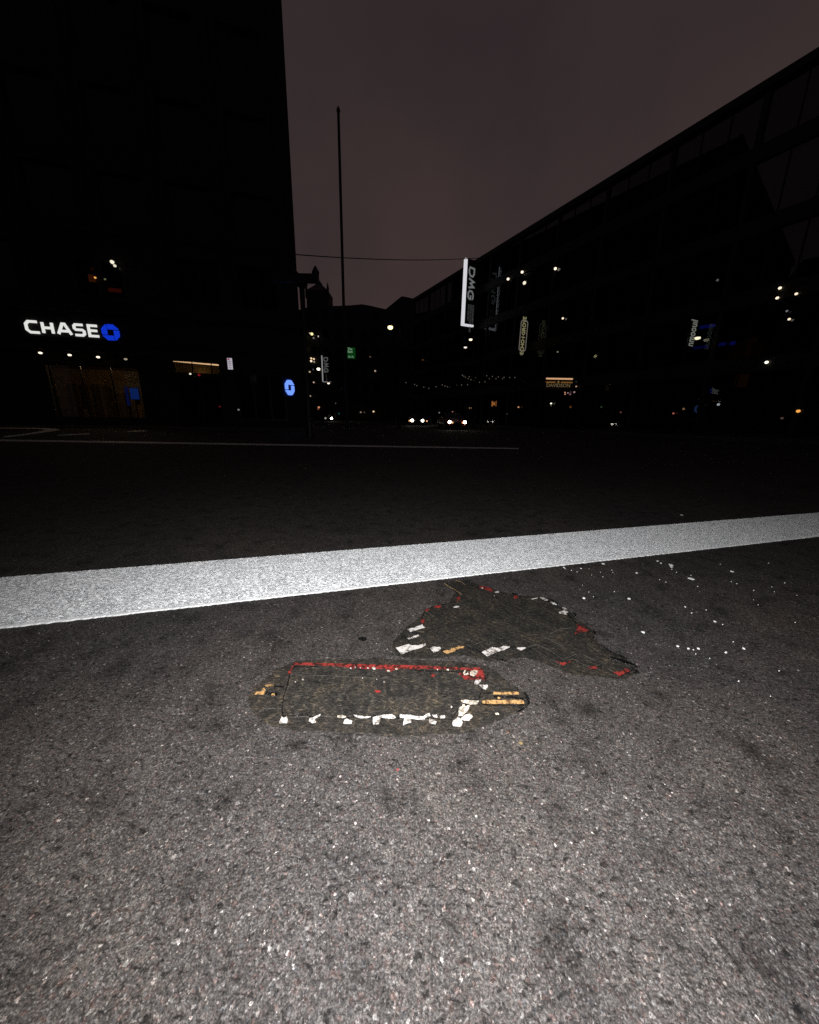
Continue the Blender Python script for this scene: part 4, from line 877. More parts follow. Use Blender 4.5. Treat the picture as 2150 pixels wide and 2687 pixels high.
# blue interior light strips
def bstrip(ox, a, b, s, lab, th=.05, col=(.03, .05, .75)):
    pa, pb = hit(ox+a[0]*K, 660+a[1]*K, PB(0, 0, -1.2), BN), hit(ox+b[0]*K, 660+b[1]*K, PB(0, 0, -1.2), BN)
    t_ = thing('light_strip', lab, 'light strip', tuple(pa), 'blue light strips inside the glass building')
    m_ = MB(); m_.box(pa-V*th, pb-pa, V*2*th, BN*.04); obj('diffuser', m_, emit(col, s*.45, False), t_)
    m_ = MB(); m_.box(pa-V*(th+.02), pb-pa, V*.015, BN*.05)
    for e_ in (pa+(pb-pa)*.08, pa+(pb-pa)*.92):
        m_.tube(e_+V*th, e_+V*(th+.9), .008, .008, 5)
    obj('housing', m_, M['black'], t_)
bstrip(1400, (595, 893), (710, 884), .10, 'dim blue light strip left of the far one', .08); bstrip(1400, (705, 880), (770, 864), .24, 'blue light strip by itself right of the framed blade sign', .12)
bstrip(1720, (485, 826), (690, 797), .22, 'blue light strip beside the script sign, topmost', .10); bstrip(1720, (410, 1051), (580, 1033), .13, 'blue light strip below the script sign, left half', .08)
bstrip(1720, (610, 1024), (775, 1002), .20, 'blue light strip below the script sign, right half', .10); bstrip(1720, (812, 1002), (875, 992), .24, 'short blue light strip right of the paired ones', .10)
bstrip(1720, (470, 1243), (548, 1240), .17, 'lowest row blue light strip, left one', .09); bstrip(1720, (565, 1241), (715, 1237), .15, 'lowest row blue light strip, middle one', .09); bstrip(1720, (790, 1238), (826, 1232), .11, 'lowest row blue light strip, short right one', .12)
# interior columns far right; the warm light on them is put in as glow
for i, (a, b, s) in enumerate([((1000, 955), (880, 1480), .0045), ((860, 1010), (780, 1300), .0025), ((1085, 1000), (1010, 1330), .002)]):
    pa, pb = hit(1720+a[0]*K, 660+a[1]*K, PB(0, 0, -1.6), BN), hit(1720+b[0]*K, 660+b[1]*K, PB(0, 0, -1.6), BN)
    z0, z1 = pb.z, pa.z; m_ = MB(); m_.box(Vector((pa.x, pa.y, z0)), BU*.55, V*(z1-z0), BN*.3)
    tag(obj('glow_column', m_, emit((1, .36, .10), s, False)), 'column with a faint warm brown painted glow inside the glass building, %s' % ['tallest, in the middle', 'left one', 'thin right one'][i], 'glowing column', 'faintly glowing columns inside the glass building')

# --- framed blade sign with DMG lettering -------------------------------------------
def blade(px_wall, py_wall, px_out, py_out, py_top, px_in, py_in, name, label):
    w0 = hit(px_wall, py_wall, B0, BN); uu = (w0-B0).dot(BU)
    nrm = BU     # the sign's plane: through w0, normal along the street
    o1 = hit(px_out, py_out, w0, nrm); i1 = hit(px_in, py_in, w0, nrm); tp = hit(px_out+11, py_top, w0, nrm)
    wo, wi, zb, zt = (o1-B0).dot(BN), (i1-B0).dot(BN), o1.z, tp.z
    t_ = thing(name, label, 'sign', tuple(PB(uu, zb, wo)))
    return t_, uu, wo, wi, zb, zt
wl_ = emit((.82, .82, .87), .78)
t_, uu, wo, wi, zb, zt = blade(1257, 860, 1213, 853, 677, 1243, 857, 'blade_sign', 'tall black blade sign with a bright white light edge and three big grey letters')
print('blade', round(uu, 2), round(wo, 2), round(wi, 2), round(zb, 2), round(zt, 2))
bw = wo-wi; th = .22
m_ = MB(); m_.box(PB(uu, zb+.12, wi), BN*(bw-.16), V*(zt-zb-.12), BU*-.25); obj('cabinet', m_, mat('sign_black', (.004, .004, .005), .5, var=.2), t_)
m_ = MB(); m_.box(PB(uu+.03, zb, wo-.30), BN*.30, V*(zt-zb), BU*-.30); m_.box(PB(uu+.03, zb, wi+.02), BN*(bw-.33), V*.20, BU*-.30); obj('light_edge', m_, wl_, t_)
m_ = MB()
for f_ in (.12, .5, .88): m_.tube(PB(uu-.12, zb+(zt-zb)*f_, wi+.1), PB(uu-.12, zb+(zt-zb)*f_, -.02), .05, .05, 8)
obj('bracket', m_, M['black'], t_)
# lettering reads down the sign; the map turns x down the sign and y across it
def mpD(a, b, s0=.6): return PB(uu+.012, zt-s0-a, wo-.56-(bw-.75)*(1-b))
let = emit((.42, .44, .45), .30, False)
Ltot = zt-zb; cap = 1.0
mb = MB(); xx = 0
for ch, wd, gap in (('D', .150, .035), ('M', .155, .045), ('G', .145, 0)):
    gl, _ = GL[ch]
    for st in gl:
        ribbon(mb, [(xx+a*wd*Ltot*.86+ (b*.02*Ltot), b) for a, b in st], .0001, lambda a, b: mpD(a, b), BU*.01) if False else None
        # stroke width is kept square by working in metres
        mt = [(xx+a*wd*Ltot*.86+b*.012*Ltot, b*(bw-.95)) for a, b in st]
        ribbon(mb, mt, .095, lambda a, b: PB(uu+.012, zt-.78-a, wo-.62-b), BU*.012)
    xx += (wd*.86+gap)*Ltot
obj('lettering', mb, let, t_)['label'] = 'three large grey letters reading downwards'
dim = emit((.30, .31, .32), .16, False)
for k, (body, ln) in enumerate((('DAVIDSON MANAGEMENT GROUP', 2.35), ('RESIDENCES AND OFFICES FOR LEASE', 3.35), ('NOW OPEN DAILY', 1.75))):
    tm = text_mesh(body, .32, lambda a, b, k=k: PB(uu+.012, zt-.78-xx-.55-a, wo-.75-(2-k)*.32-b), BU*.01, 'LEFT', ln/(.32*len(body)*.62))
    obj('small_lettering', tm, dim, t_)
# gold framed blade sign
w0 = hit(1392, 922, B0, BN); uu2 = (w0-B0).dot(BU); o1 = hit(1360, 922, w0, BU); i1 = hit(1380, 922, w0, BU); tp = hit(1366, 836, w0, BU)
wo2, wi2, zb2, zt2 = (o1-B0).dot(BN), (i1-B0).dot(BN), o1.z+.02, tp.z-.02; b2 = wo2-wi2
t_ = thing('blade_sign', 'narrow black blade sign with a rounded pale outline and gold lettering', 'sign', tuple(PB(uu2, zb2, wo2)))
def rrect(w, h, r, n=5):
    out = []
    for cx_, cy_, a0 in ((w/2-r, h/2-r, 0), (-w/2+r, h/2-r, 90), (-w/2+r, -h/2+r, 180), (w/2-r, -h/2+r, 270)):
        for k in range(n+1): a = rad(a0+90*k/n); out.append((cx_+r*math.cos(a), cy_+r*math.sin(a)))
    return out
wc, zc = (wo2+wi2)/2, (zb2+zt2)/2
m_ = MB(); m_.prism([PB(uu2, zc+q_, wc+p_) for p_, q_ in rrect(b2, zt2-zb2, .3)], BU*-.18); obj('cabinet', m_, mat('sign_black2', (.004, .004, .004), .5, var=.2), t_)
o_, i_ = rrect(b2-.06, zt2-zb2-.06, .28), rrect(b2-.26, zt2-zb2-.26, .19); m_ = MB()
for k in range(len(o_)):
    j = (k+1) % len(o_); m_.prism([PB(uu2+.004, zc+y_, wc+x_) for x_, y_ in (o_[k], o_[j], i_[j], i_[k])], BU*.02)
obj('outline', m_, emit((.34, .30, .25), .32, False), t_)
tm = text_mesh('ECHO\u00b7I\u00b7GROVE', .62, lambda a, b: PB(uu2+.004, zc+a, wc+b*.95), BU*.02, 'CENTER', .80); obj('lettering', tm, emit((.50, .46, .24), .45, False), t_)
m_ = MB(); m_.tube(PB(uu2-.09, zb2+.8, wi2+.05), PB(uu2-.09, zb2+.8, -.02), .04, .04, 8); obj('bracket', m_, M['black'], t_); m_ = MB(); m_.tube(PB(uu2-.09, zt2-.8, wi2+.05), PB(uu2-.09, zt2-.8, -.02), .04, .04, 8); obj('bracket', m_, M['black'], t_)
# script blade sign far right
w0 = hit(1832, 905, B0, BN); uu3 = (w0-B0).dot(BU); o1 = hit(1803, 909, w0, BU); tp = hit(1823, 836, w0, BU); i1 = hit(1818, 909, w0, BU)
wo3, wi3, zb3, zt3 = (o1-B0).dot(BN), (i1-B0).dot(BN), o1.z, tp.z; b3 = wo3-wi3; wc3 = (wo3+wi3)/2; zc3 = (zb3+zt3)/2
t_ = thing('blade_sign', 'blade sign of upright grey script lettering beside the blue light strips', 'sign', tuple(PB(uu3, zb3, wo3)))
m_ = MB(); m_.box(PB(uu3, zb3-.1, wi3-.1), BN*(b3+.2), V*(zt3-zb3+.2), BU*-.12); obj('cabinet', m_, mat('sign_black3', (.004, .004, .004), .5, var=.2), t_)
tm = text_mesh('nmoouıl', 1.0, lambda a, b: PB(uu3+.004, zc3+a, wc3+b), BU*.02, 'CENTER', (zt3-zb3)/3.5)
obj('lettering', tm, emit((.40, .42, .36), .32, False), t_)
m_ = MB(); m_.tube(PB(uu3-.06, zc3, wi3-.1), PB(uu3-.06, zc3, -.02), .04, .04, 8); obj('bracket', m_, M['black'], t_)
# gold name sign facing the street
yd = 31.0; a_ = atY(1427, 1025, yd); b_ = atY(1508, 992, yd); W_, H_ = b_.x-a_.x, b_.z-a_.z
t_ = thing('name_sign', 'gold lit name board with a bright bar along its top', 'sign', (a_.x, yd, a_.z))
m_ = MB(); m_.box((a_.x, yd, a_.z+.02), (W_, 0, 0), (0, 0, H_-.22), (0, .12, 0)); obj('board', m_, mat('board_brown', (.05, .028, .010), .6, var=.4, scale=4), t_)
m_ = MB(); m_.box((a_.x+.12, yd-.05, b_.z-.13), (W_-.26, 0, 0), (0, 0, .115), (0, .1, 0)); obj('light_bar', m_, emit((.90, .50, .26), .70), t_)
m_ = MB()
for f0, f1 in ((.05, .37), (.56, .95)): m_.box((a_.x+W_*f0, yd-.022, b_.z-.40), (W_*(f1-f0), 0, 0), (0, 0, .10), (0, .02, 0))
obj('gold_stripe', m_, emit((.42, .20, .05), .36, False), t_)
m_ = MB(); m_.prism([(a_.x+W_*.47+r_*math.cos(k_), yd-.022, b_.z-.33+r_*math.sin(k_)) for k_, r_ in [(rad(90+36*j), (.12 if j % 2 == 0 else .06)) for j in range(10)]], (0, .02, 0)); obj('ornament', m_, emit((.45, .26, .08), .36, False), t_)
tm = text_mesh('DAVIDSON', .42, lambda a, b: Vector((a_.x+W_*.48+a, yd-.022, a_.z+.42+b*.9)), (0, .02, 0), 'CENTER', .93); obj('lettering', tm, emit((.34, .24, .12), .30, False), t_)
for zz in (a_.z+.2, b_.z-.3): 
    m_ = MB(); fx = B0.x+(B0.y-yd-.06)/.891*.454; m_.tube((b_.x-.05, yd+.06, zz), (fx+.05, yd+.06, zz), .03, .03, 8)
    obj('bracket', m_, M['black'], t_)
# small orange lettering sign
p_ = hit(1297, 1060, PB(0, 0, -1.0), BN); t_ = thing('window_sign', 'small glowing orange letter sign low in the glass building', 'sign', tuple(p_))
tm = text_mesh('M', .85, lambda a, b: p_+BU*a+V*b, BU*0+BN*.03, 'CENTER', 1.5); obj('lettering', tm, emit((.9, .32, .08), .45, False), t_)
m_ = MB(); m_.box(p_-BU*.62-V*.45, BU*1.24, V*.9, BN*-.04); obj('board', m_, M['timber'], t_)

# --- buildings closing the street ----------------------------------------------------
def block(name, label, outline_px, y0, depth, m, zb=0.0, group=None):
    """outline: silhouette points (px, py) at distance y0, walls down to the ground"""
    pts = [atY(px, py, y0) for px, py in outline_px]; xs = [p.x for p in pts]
    t_ = thing(name, label, 'building', (sum(xs)/len(xs), y0, 0), group)
    mb = MB(); prof = [Vector((pts[0].x, y0, zb))] + pts + [Vector((pts[-1].x, y0, zb))]
    mb.prism(prof, (0, depth, 0)); obj('wall', mb, m, t_); return t_, pts
def add_windows(t_, x0, x1, z0, z1, y0, nx, nz, w_=1.1, h_=1.5):
    src = None
    for i in range(nx):
        for j in range(nz):
            x = x0+(x1-x0)*(i+.5)/nx; z = z0+(z1-z0)*(j+.5)/nz
            if src is None:
                def P(u, v, w=0, x=x): return Vector((u, y0-w, v))
                f = MB(); a, b, c, d = x-w_/2, x+w_/2, z-h_/2, z+h_/2
                for (p, q, r_, s_) in ((a-.12, a, c-.12, d+.12), (b, b+.12, c-.12, d+.12), (a, b, c-.12, c), (a, b, d, d+.12)):
                    f.box((p, y0-.12, r_), (q-p, 0, 0), (0, 0, s_-r_), (0, .118, 0))
                base = Vector((x, y0, z)); src = obj('window', f, M['stone'], t_, loc=base-Vector(t_['_loc']))
                pm = MB(); pm.box((a, y0-.05, c), (b-a, 0, 0), (0, 0, d-c), (0, .04, 0)); sub('pane', pm, M['darkglass'], src)
            else:
                copy_window(src, t_, Vector((x, y0, z))-Vector(t_['_loc']))
tC, pC = block('office_building', 'wide dark low-roofed building closing the end of the street', [(745, 838), (790, 812), (802, 807), (866, 803), (918, 801), (950, 798), (968, 801), (1012, 811), (1075, 812)], 88, 25, M['panel'])
add_windows(tC, -27, -1, 6, 25, 88, 9, 5)
m_ = MB(); m_.box((-30, 87.6, .1), (32, 0, 0), (0, 0, .5), (0, .38, 0)); m_.box((-30, 87.5, 4.4), (32, 0, 0), (0, 0, .4), (0, .48, 0)); obj('cornice', m_, M['stone'], tC)
tD, pD = block('office_building', 'dark angular building whose roof steps up against the sky beside the glass building', [(1004, 818), (1053, 778), (1058, 777), (1076, 781), (1080, 782), (1130, 786)], 72, 12, M['panel'])
add_windows(tD, -3.5, 1.5, 6, 19, 72, 3, 4)
# church-like tower behind
yT = 125; A1 = atY(803, 803, yT); A2 = atY(865, 803, yT); zE = atY(834, 764, yT).z; zP = atY(834, 728, yT).z; xc = (A1.x+A2.x)/2; hw_ = (A2.x-A1.x)/2-.3
tw = thing('church_tower', 'black silhouette of a pointed tower with small corner pinnacles against the dusk sky', 'tower', (xc, yT, 0))
m_ = MB(); m_.box((xc-hw_, yT, 0), (2*hw_, 0, 0), (0, 2*hw_, 0), (0, 0, zE)); obj('wall', m_, M['stone'], tw)
m_ = MB(); cxy = (xc, yT+hw_)
prof = [(hw_*1.02, zE), (hw_*.98, zE+.4), (hw_*.62, zE+(zP-zE)*.40), (hw_*.33, zP-1.3), (hw_*.26, zP-.9)]
for (r0, z0), (r1, z1) in zip(prof, prof[1:]):
    s0, s1 = r0, r1; i = len(m_.v)
    for s_, z_ in ((s0, z0), (s1, z1)):
        for sx, sy in ((-1, -1), (1, -1), (1, 1), (-1, 1)): m_.v.append(Vector((cxy[0]+sx*s_, cxy[1]+sy*s_, z_)))
    for k in range(4): m_.f.append([i+k, i+(k+1) % 4, i+4+(k+1) % 4, i+4+k])
roof = obj('roof', m_, M['panel'], tw)
m_ = MB(); m_.lathe((cxy[0], cxy[1], zP-.9), [(.9, 0), (.9, .3), (.3, 1.0), (.02, 1.4)], 8); sub('finial', m_, M['panel'], roof)
for sx in (-1, 1):
    for sy in (-1,):
        m_ = MB(); m_.lathe((cxy[0]+sx*(hw_-.05), cxy[1]+sy*(hw_-.05), zE-2.0), [(.38, 0), (.34, 2.6), (.42, 2.7), (.12, 4.4)], 8); obj('pinnacle', m_, M['stone'], tw)
m_ = MB()
for k in range(3): m_.box((xc-hw_*.7+k*hw_*.5, yT-.12, zE-7), (hw_*.32, 0, 0), (0, 0, 5), (0, .10, 0))
obj('louvre', m_, M['darkglass'], tw)

for nm, lab, x0, y0_, x1, y1, h_ in (('office_building', 'unseen dark block added on our own side of the street, far left', -95, -60, -53, 11.5, 30), ('office_building', 'unseen dark block added behind the corner bank', -92, 72, -43, 134, 30), ('office_building', 'unseen dark block added behind the photographer', -30, -50, 30, -24, 26)):
    t_ = thing(nm, lab, 'building', (x0, y0_, 0)); m_ = MB(); m_.box((x0, y0_, 0), (x1-x0, 0, 0), (0, y1-y0_, 0), (0, 0, h_)); m_.box((x0-.2, y0_-.2, h_-.6), (x1-x0+.4, 0, 0), (0, y1-y0_+.4, 0), (0, 0, .9)); obj('wall', m_, M['panel'], t_)  # unseen blocks added to keep sky reflections out of the glass front
# lamps scattered on the closing building
SPOT_C = [((172, 912), 5.0, (1, .85, .5), .9, 'left lamp of the top row on the far building'), ((222, 887), 4.0, (1, .75, .55), .5, 'small lamp beside the widest lamp on the far building'), ((243, 896), 7.0, (1, .85, .4), 1.3, 'widest lamp in the top row on the far building'),
 ((262, 940), 4.0, (.8, .75, .8), .25, 'faint lamp under the top row on the far building'), ((317, 922), 4.6, (1, .85, .8), .6, 'right lamp of the top row on the far building'), ((176, 1045), 5.4, (1, .85, .5), 1.0, 'single yellow lamp below the top row'),
 ((182, 1178), 4.6, (1, .85, .65), .7, 'lamp left of the square of four lamps'), ((236, 1162), 5.2, (1, .72, .42), 1.0, 'upper left lamp of the square of four'), ((265, 1168), 5.0, (1, .72, .42), .9, 'upper right lamp of the square of four'),
 ((236, 1191), 5.6, (1, .82, .6), 1.2, 'lower left lamp of the square of four'), ((268, 1199), 4.2, (1, .8, .6), .4, 'lower right lamp of the square of four'), ((220, 1308), 4.4, (1, .75, .5), .5, 'small lamp below the square of four'),
 ((258, 1282), 3.6, (.6, .6, .8), .12, 'very faint bluish lamp below the square of four'), ((183, 1328), 3.2, (.5, .4, .6), .06, 'faintest lamp at the left of the far building'), ((264, 1422), 4.4, (1, .68, .5), .5, 'small pinkish lamp above street level'),
 ((225, 1570), 4.4, (1, .72, .5), .4, 'small lamp low at the left of the far building'), ((319, 1694), 5.5, (1, .42, .2), .6, 'orange lamp above the lone oncoming car'), ((310, 1713), 3.6, (.9, .25, .15), .25, 'small red lamp under the orange one above the lone oncoming car'),
 ((775, 1747), 4.2, (1, .7, .5), .3, 'dim lamp low in the street, left of a pair'), ((815, 1749), 3.4, (.8, .5, .4), .12, 'dimmer lamp low in the street, right of a pair'), ((914, 1740), 4.8, (1, .72, .42), .9, 'bright small lamp low in the middle of the street'),
 ((932, 1298), 4.4, (1, .72, .5), .5, 'small lamp alone in the dark middle of the far building'), ((878, 1145), 4.0, (1, .6, .4), .10, 'very faint lamp right of the green sign'), ((538, 1762), 4.5, (.05, .5, .45), .10, 'faint teal lamp low in the street'),
 ((500, 1650), 4.0, (.7, .7, .7), .10, 'faint grey lamp above the lone oncoming car, right')]
for z_, dia, col, s, lab in SPOT_C:
    c = atY(760+z_[0]*K, 660+z_[1]*K, 87.0); r_ = dia/2*c.y/962
    lamp_on(None, None, Vector((0, -1, 0)), 'wall_lamp', lab, 'wall lamp', c, r_, col, s, 'lamps on the building closing the street', arm=.97)

# far DMG sign board and green sign on the closing building
a_ = atY(846, 1001, 87.2); b_ = atY(866, 933, 87.2); t_ = thing('sign_board', 'small distant upright letter sign with a pale light edge on the far building', 'sign', (a_.x, 87.2, a_.z))
m_ = MB(); m_.box((a_.x+.26, 87.25, a_.z), (b_.x-a_.x-.26, 0, 0), (0, 0, b_.z-a_.z), (0, .7, 0)); obj('board', m_, M['black'], t_)
m_ = MB(); m_.box((a_.x, 87.2, a_.z), (.25, 0, 0), (0, 0, b_.z-a_.z), (0, .5, 0)); m_.box((a_.x+.26, 87.2, a_.z-.1), (b_.x-a_.x-.26, 0, 0), (0, 0, .09), (0, .5, 0)); obj('light_edge', m_, emit((.6, .6, .6), .38, False), t_)
mb = MB(); xx = 0; Lf = b_.z-a_.z
for ch, wd in (('D', .8), ('M', .9), ('G', .8)):
    for st in GL[ch][0]: ribbon(mb, [(xx+a*wd, b*.85) for a, b in st], .11, lambda a, b: Vector((a_.x+.55+b, 87.22, b_.z-.45-a)), (0, .02, 0))
    xx += wd+.32
obj('lettering', mb, emit((.35, .35, .35), .20, False), t_)
tm = text_mesh('MANAGEMENT', .34, lambda a, b: Vector((a_.x+1.0+b, 87.22, b_.z-.6-xx-a)), (0, .02, 0), 'LEFT', .8); obj('small_lettering', tm, emit((.3, .3, .3), .10, False), t_)
a_ = atY(912, 940, 87.4); b_ = atY(931.5, 912, 87.4); t_ = thing('green_sign', 'small green lit sign with pale lettering in the middle of the far street', 'sign', (a_.x, 87.4, a_.z))
m_ = MB(); m_.box((a_.x, 87.4, a_.z), (b_.x-a_.x, 0, 0), (0, 0, b_.z-a_.z), (0, .55, 0)); obj('board', m_, emit((.004, .085, .012), .40, False), t_)
for body, f_, s_ in (('The', .86, .95), ('East', .62, .95), ('10-16', .14, .80)):
    tm = text_mesh(body, s_, lambda a, b, f_=f_: Vector((a_.x+.10+a, 87.38, a_.z+(b_.z-a_.z)*f_+b*.75)), (0, .015, 0), 'LEFT', .72); obj('lettering', tm, emit((.36, .60, .40), .50, False), t_)

# ------------------------------------------------------------------ street lamps, poles, wire
def street_lamp(px, py, y, rw, rh, s, label, hpole=None, col=(1, .85, .55), arm=.9, side=1, light=False):
    c = atY(px, py, y); t_ = thing('street_lamp', label, 'street lamp', (c.x+side*arm, c.y, 0), 'street lamps along the street')
    bx = c.x+side*arm; top = c.z+.25 if hpole is None else hpole
    m_ = MB(); m_.lathe((bx, c.y, 0), [(.16, 0), (.14, .6), (.09, .7), (.06, top)], 12); m_.tube((bx, c.y, c.z+.2), (c.x, c.y, c.z+.16+rh*.5), .035, .03, 8); obj('pole', m_, M['black'], t_)
    m_ = MB(); m_.ball(c, rw, rh/rw, 16, 9); obj('lens', m_, emit(col, s, light), t_, True)
    m_ = MB(); m_.tube(c+Vector((0, 0, rh*.6)), c+Vector((0, 0, rh+.14)), rw*1.05, rw*.5, 16); obj('hood', m_, M['black'], t_)
    return c
street_lamp(1024.6, 859, 35, .235, .17, 2.4, 'bright street lamp alone high in the middle of the street', col=(1, .85, .42), light=True)
street_lamp(1235.6, 891, 37.4, .16, .10, 2.0, 'cream street lamp under the tall blade sign, nearer one', arm=.8)
street_lamp(1221.8, 911.5, 41.5, .17, .09, 1.2, 'paler street lamp under the tall blade sign, lower one', col=(1, .85, .75), arm=.9)
street_lamp(862.5, 1005.6, 80, .26, .17, 1.8, 'small street lamp under the distant sign board', col=(1, .82, .65), arm=1.2)
street_lamp(836, 968, 40, .165, .14, 4, 'street lamp hung on a thin tall pole left of the distant sign board', hpole=10.2, arm=.25, col=(1, .88, .65))
c = hit(1831, 887, PB(0, 0, .4), BN); t_ = thing('wall_lamp', 'cream oval lamp on the glass building beside the script sign', 'wall lamp', tuple(c))
m_ = MB(); m_.ball(c, .17, .55, 14, 8); obj('lens', m_, emit((1, .88, .6), 1.2, False), t_, True); m_ = MB(); m_.tube(c+V*.08, c+V*.08-BN*.4, .03, .03, 8); m_.tube(c+V*.05, c+V*.16, .19, .08, 14); obj('bracket', m_, M['black'], t_)
# tall plain pole
b_ = atY(901, 760, 19.0); t_ = thing('utility_pole', 'tall thin black pole crossing the patch of dusk sky', 'pole', (b_.x, 19, 0))
m_ = MB(); m_.lathe((b_.x, 19, 0), [(.12, 0), (.11, .5), (.075, .6), (.058, 13.5)], 12); obj('shaft', m_, M['black'], t_)
m_ = MB(); m_.lathe((b_.x, 19, 13.5), [(.08, 0), (.08, .08), (.02, .2)], 10); obj('cap', m_, M['black'], t_)
# cross-arm post in front of the corner building
yk = 16.0; c = atY(788, 730, yk); t_ = thing('signal_post', 'black post with a thick cross arm beside the corner building', 'post', (c.x, yk, 0))
m_ = MB(); m_.lathe((c.x+.05, yk, 0), [(.17, 0), (.15, .8), (.095, .9), (.078, c.z-1.6), (.098, c.z-.9), (.105, c.z-.35), (.23, c.z-.24), (.23, c.z-.1)], 14); obj('post', m_, M['black'], t_)
l_ = atY(716, 732, yk); r_ = atY(836, 727.5, yk); m_ = MB(); m_.box((l_.x, yk-.12, c.z-.15), (r_.x-l_.x, 0, 0), (0, .24, 0), (0, 0, .29)); obj('cross_arm', m_, M['black'], t_)
m_ = MB(); m_.lathe((r_.x-.11, yk, c.z+.13), [(.08, -.1), (.15, .05), (.15, .10), (.06, .26), (.01, .33)], 8); obj('finial', m_, M['black'], t_)
m_ = MB(); m_.tube((c.x-.02, yk, c.z+.1), (c.x-.62, yk, c.z+.62), .05, .04, 8); obj('brace', m_, M['black'], t_)
# overhead wire
wa = S0+sA*3+Vector((0, 0, 0)); pA_ = atY(776, 668.5, 28.0); pB_ = hit(1227, 675, PB(0, 0, .4), BN)
pA_ = atY(776, 668.5, 28.0); A_ = Vector((S0.x+sA.x*3.1, S0.y+sA.y*3.1, pA_.z+.05)); B_ = hit(1262, 676, B0, BN)
m_ = MB(); n_ = 24; pts = []
for k in range(n_+1):
    s_ = k/n_; pts.append(A_.lerp(B_, s_)+Vector((0, 0, -.28*4*s_*(1-s_))))
m_.path(pts, .034, 6); tag(obj('overhead_wire', m_, M['black']), 'black overhead wire spanning the street across the dusk sky', 'wire')
# string lights
ST = [([(-60, 1425), (35, 1445), (60, 1458), (135, 1475), (190, 1487), (270, 1470)], 46, 'faint string of bulbs over the street, leftmost strand'), ([(336, 1450), (365, 1462), (392, 1470), (418, 1472), (498, 1454), (546, 1450), (612, 1448)], 43, 'faint string of bulbs over the street, second strand from the left'),
      ([(555, 1345), (570, 1355), (588, 1367), (618, 1382), (648, 1394), (678, 1405), (705, 1413), (740, 1422), (800, 1416)], 38, 'brightest string of bulbs sagging over the street'), ([(630, 1362), (702, 1372), (848, 1382), (920, 1382), (992, 1382)], 40, 'faint string of bulbs over the street, lower right strand'),
      ([(820, 1350), (882, 1358), (946, 1362), (1008, 1368), (1070, 1370), (1126, 1370)], 36.5, 'faint string of bulbs over the street, upper right strand')]
for zz, y_, lab in ST:
    P = [atY(1080+a*K, 660+b*K, y_) for a, b in zz]; t_ = thing('string_lights', lab, 'string lights', tuple(P[0]), 'strings of bulbs over the street')
    m_ = MB(); E0 = P[0]+Vector((-1.2, .2, .9)); E1 = P[-1]+Vector((1.2, -.2, .9)); m_.path([E0]+[p+V*.05 for p in P]+[E1], .012, 5)
    m_.tube((E0.x, E0.y, 0), (E0.x, E0.y, E0.z+.1), .04, .03, 8); m_.tube((E1.x, E1.y, 0), (E1.x, E1.y, E1.z+.1), .04, .03, 8); obj('cable', m_, M['black'], t_)
    for p in P:
        m_ = MB(); m_.ball(p, .052*y_/40, 1.15, 8, 6); obj('bulb', m_, emit((1, .85, .65), .09, False), t_, True)

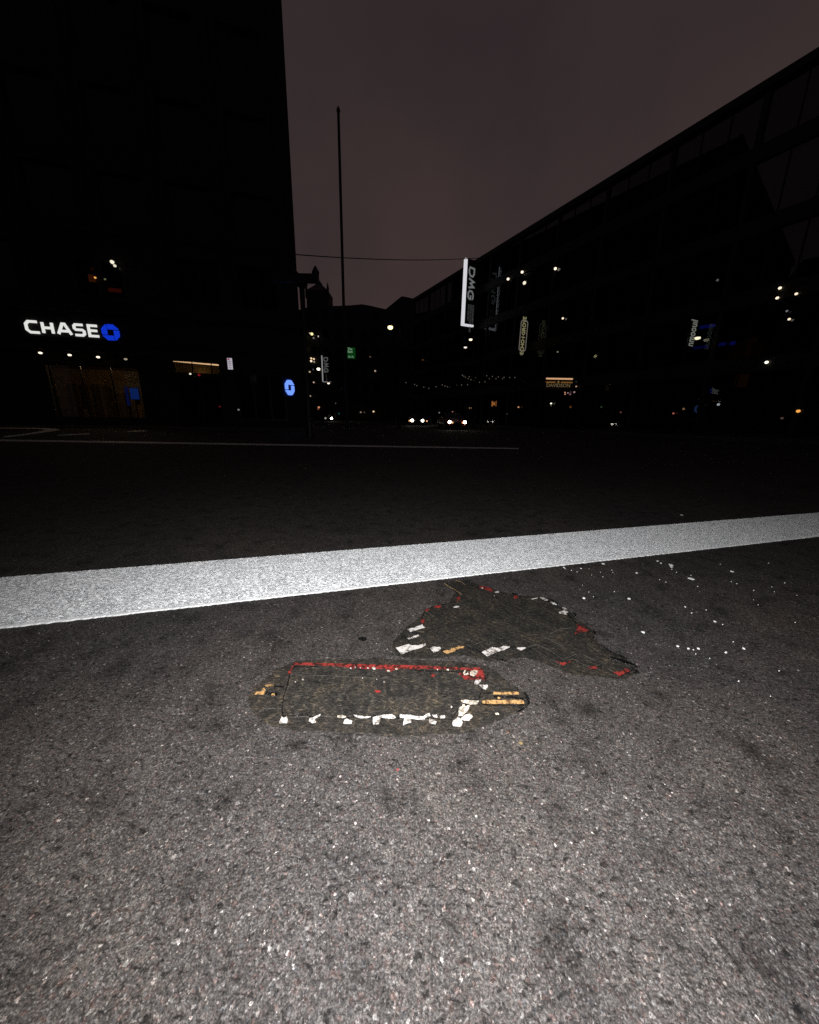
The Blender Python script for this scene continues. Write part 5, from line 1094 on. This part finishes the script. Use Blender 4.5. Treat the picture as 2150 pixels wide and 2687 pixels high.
# ------------------------------------------------------------------ cars
def car(x, y, head, colour, label, hl, fog=None, hr=.12, lstr=(8, 8)):
    t_ = thing('car', label, 'car', (0, 0, 0), 'cars coming down the street')
    paintm = mat('car_paint', colour, .3, var=.1, scale=2, spec=.6)
    # body: cross sections along the length (front at +y local -> later turned)
    secs = [(-2.25, .30, .62, .70), (-2.15, .24, .70, .80), (-1.6, .20, .86, .88), (-.8, .18, .93, .91), (.4, .18, .95, .92), (1.3, .20, .96, .90), (2.0, .24, .94, .84), (2.22, .30, .85, .74)]
    m_ = MB(); rings = []
    for yy, zb_, zt_, hw_ in secs:
        i = len(m_.v)
        prof = [(-hw_*.86, zb_), (-hw_, zb_+.12), (-hw_*1.01, (zb_+zt_)/2), (-hw_*.95, zt_-.05), (-hw_*.80, zt_), (0, zt_+.03), (hw_*.80, zt_), (hw_*.95, zt_-.05), (hw_*1.01, (zb_+zt_)/2), (hw_, zb_+.12), (hw_*.86, zb_)]
        for a, b in prof: m_.v.append(Vector((a, yy, b)))
        rings.append((i, len(prof)))
    for (i, n_), (j, _) in zip(rings, rings[1:]):
        for k in range(n_): m_.f.append([i+k, i+(k+1) % n_, j+(k+1) % n_, j+k])
    m_.f.append(list(range(rings[0][0], rings[0][0]+11))); m_.f.append(list(range(rings[-1][0]+10, rings[-1][0]-1, -1)))
    obj('body', m_, paintm, t_, True)
    m_ = MB(); low = [(-1.05, .92, .80), (1.75, .94, .78)]; 
    A4 = [Vector((-.80, -1.05, .92)), Vector((.80, -1.05, .92)), Vector((.78, 1.7, .95)), Vector((-.78, 1.7, .95))]; T4 = [Vector((-.60, -.25, 1.42)), Vector((.60, -.25, 1.42)), Vector((.58, 1.0, 1.42)), Vector((-.58, 1.0, 1.42))]
    def pane(a, b, c, d, name):
        n_ = (b-a).cross(d-a).normalized()*.012; q_ = MB(); ce = (a+b+c+d)/4; pts = [ce+(p-ce)*.93+n_ for p in (a, b, c, d)]; q_.prism(pts, n_*.5); return obj(name, q_, M['darkglass'], t_)
    for k in range(4): j = (k+1) % 4; m_.poly([A4[k], A4[j], T4[j], T4[k]])
    m_.poly(T4); obj('cabin', m_, paintm, t_)
    pane(A4[0], A4[1], T4[1], T4[0], 'windscreen'); pane(A4[1], A4[2], T4[2], T4[1], 'side_window'); pane(A4[2], A4[3], T4[3], T4[2], 'rear_window'); pane(A4[3], A4[0], T4[0], T4[3], 'side_window')
    for sx in (-1, 1):
        for yy in (-1.38, 1.32):
            w_ = MB(); w_.tube((sx*.72, yy, .33), (sx*.93, yy, .33), .33, .33, 20); wh = obj('wheel', w_, M['rubber'], t_)
            r__ = MB(); r__.tube((sx*.932, yy, .33), (sx*.94, yy, .33), .20, .18, 14); rr = r__; o = obj('rim', rr, M['steel']); o.parent = wh
        q_ = MB(); q_.box((sx*.96-.09, -.72, .93), (.18, 0, 0), (0, .10, 0), (0, 0, .13)); obj('mirror', q_, paintm, t_)
    q_ = MB(); q_.box((-.42, -2.275, .42), (.84, 0, 0), (0, .03, 0), (0, 0, .14))
    for k in range(4): q_.box((-.40, -2.285, .44+k*.03), (.80, 0, 0), (0, .012, 0), (0, 0, .01))
    obj('grille', q_, M['black'], t_)
    q_ = MB(); q_.box((-.78, -2.29, .27), (1.56, 0, 0), (0, .10, 0), (0, 0, .10)); obj('bumper', q_, M['black'], t_)
    for k, sx in enumerate((-1, 1)):
        q_ = MB(); q_.ball((sx*hl, -2.19, .64), hr, .9, 14, 9); obj('headlight', q_, emit((1, .90, .74), lstr[k]), t_, True)
        if fog:
            q_ = MB(); q_.ball((sx*hl+fog[k], -2.26, .60), hr*.5, 1, 10, 7); obj('indicator', q_, emit((1, .5, .22), 1.2, False), t_, True)
    t_.rotation_euler = (0, 0, head); t_.location = (x, y, 0)
    return t_
def car_at(px, y, head, *a, **k):
    c = atY(px, 1100, y+2.2); return car(c.x+2.2*math.sin(-head)*0, c.y, head, *a, **k)
car_at(1093.5, 47, rad(2), (.03, .03, .035), 'dark oncoming car, middle one, with two round white headlights', .66, (-.36, .56), .19, (14, 10))
car_at(1184, 31, rad(8), (.14, .015, .012), 'dark red oncoming car, nearest one on the right, with bright headlights', .66, (.23, -.20), .145, (9, 12))
car_at(873, 78, rad(-10), (.03, .03, .035), 'distant oncoming car on the left with one bright and one dim headlight', .68, None, .23, (.30, 26))

# ------------------------------------------------------------------ render settings
scene.render.engine = 'CYCLES'
scene.cycles.max_bounces = 6; scene.cycles.transparent_max_bounces = 8; scene.cycles.use_denoising = False
scene.cycles.sample_clamp_indirect = 3
scene.render.filepath = '/workdir/render_main.png'
for o in bpy.data.objects:
    if '_loc' in o: del o['_loc']
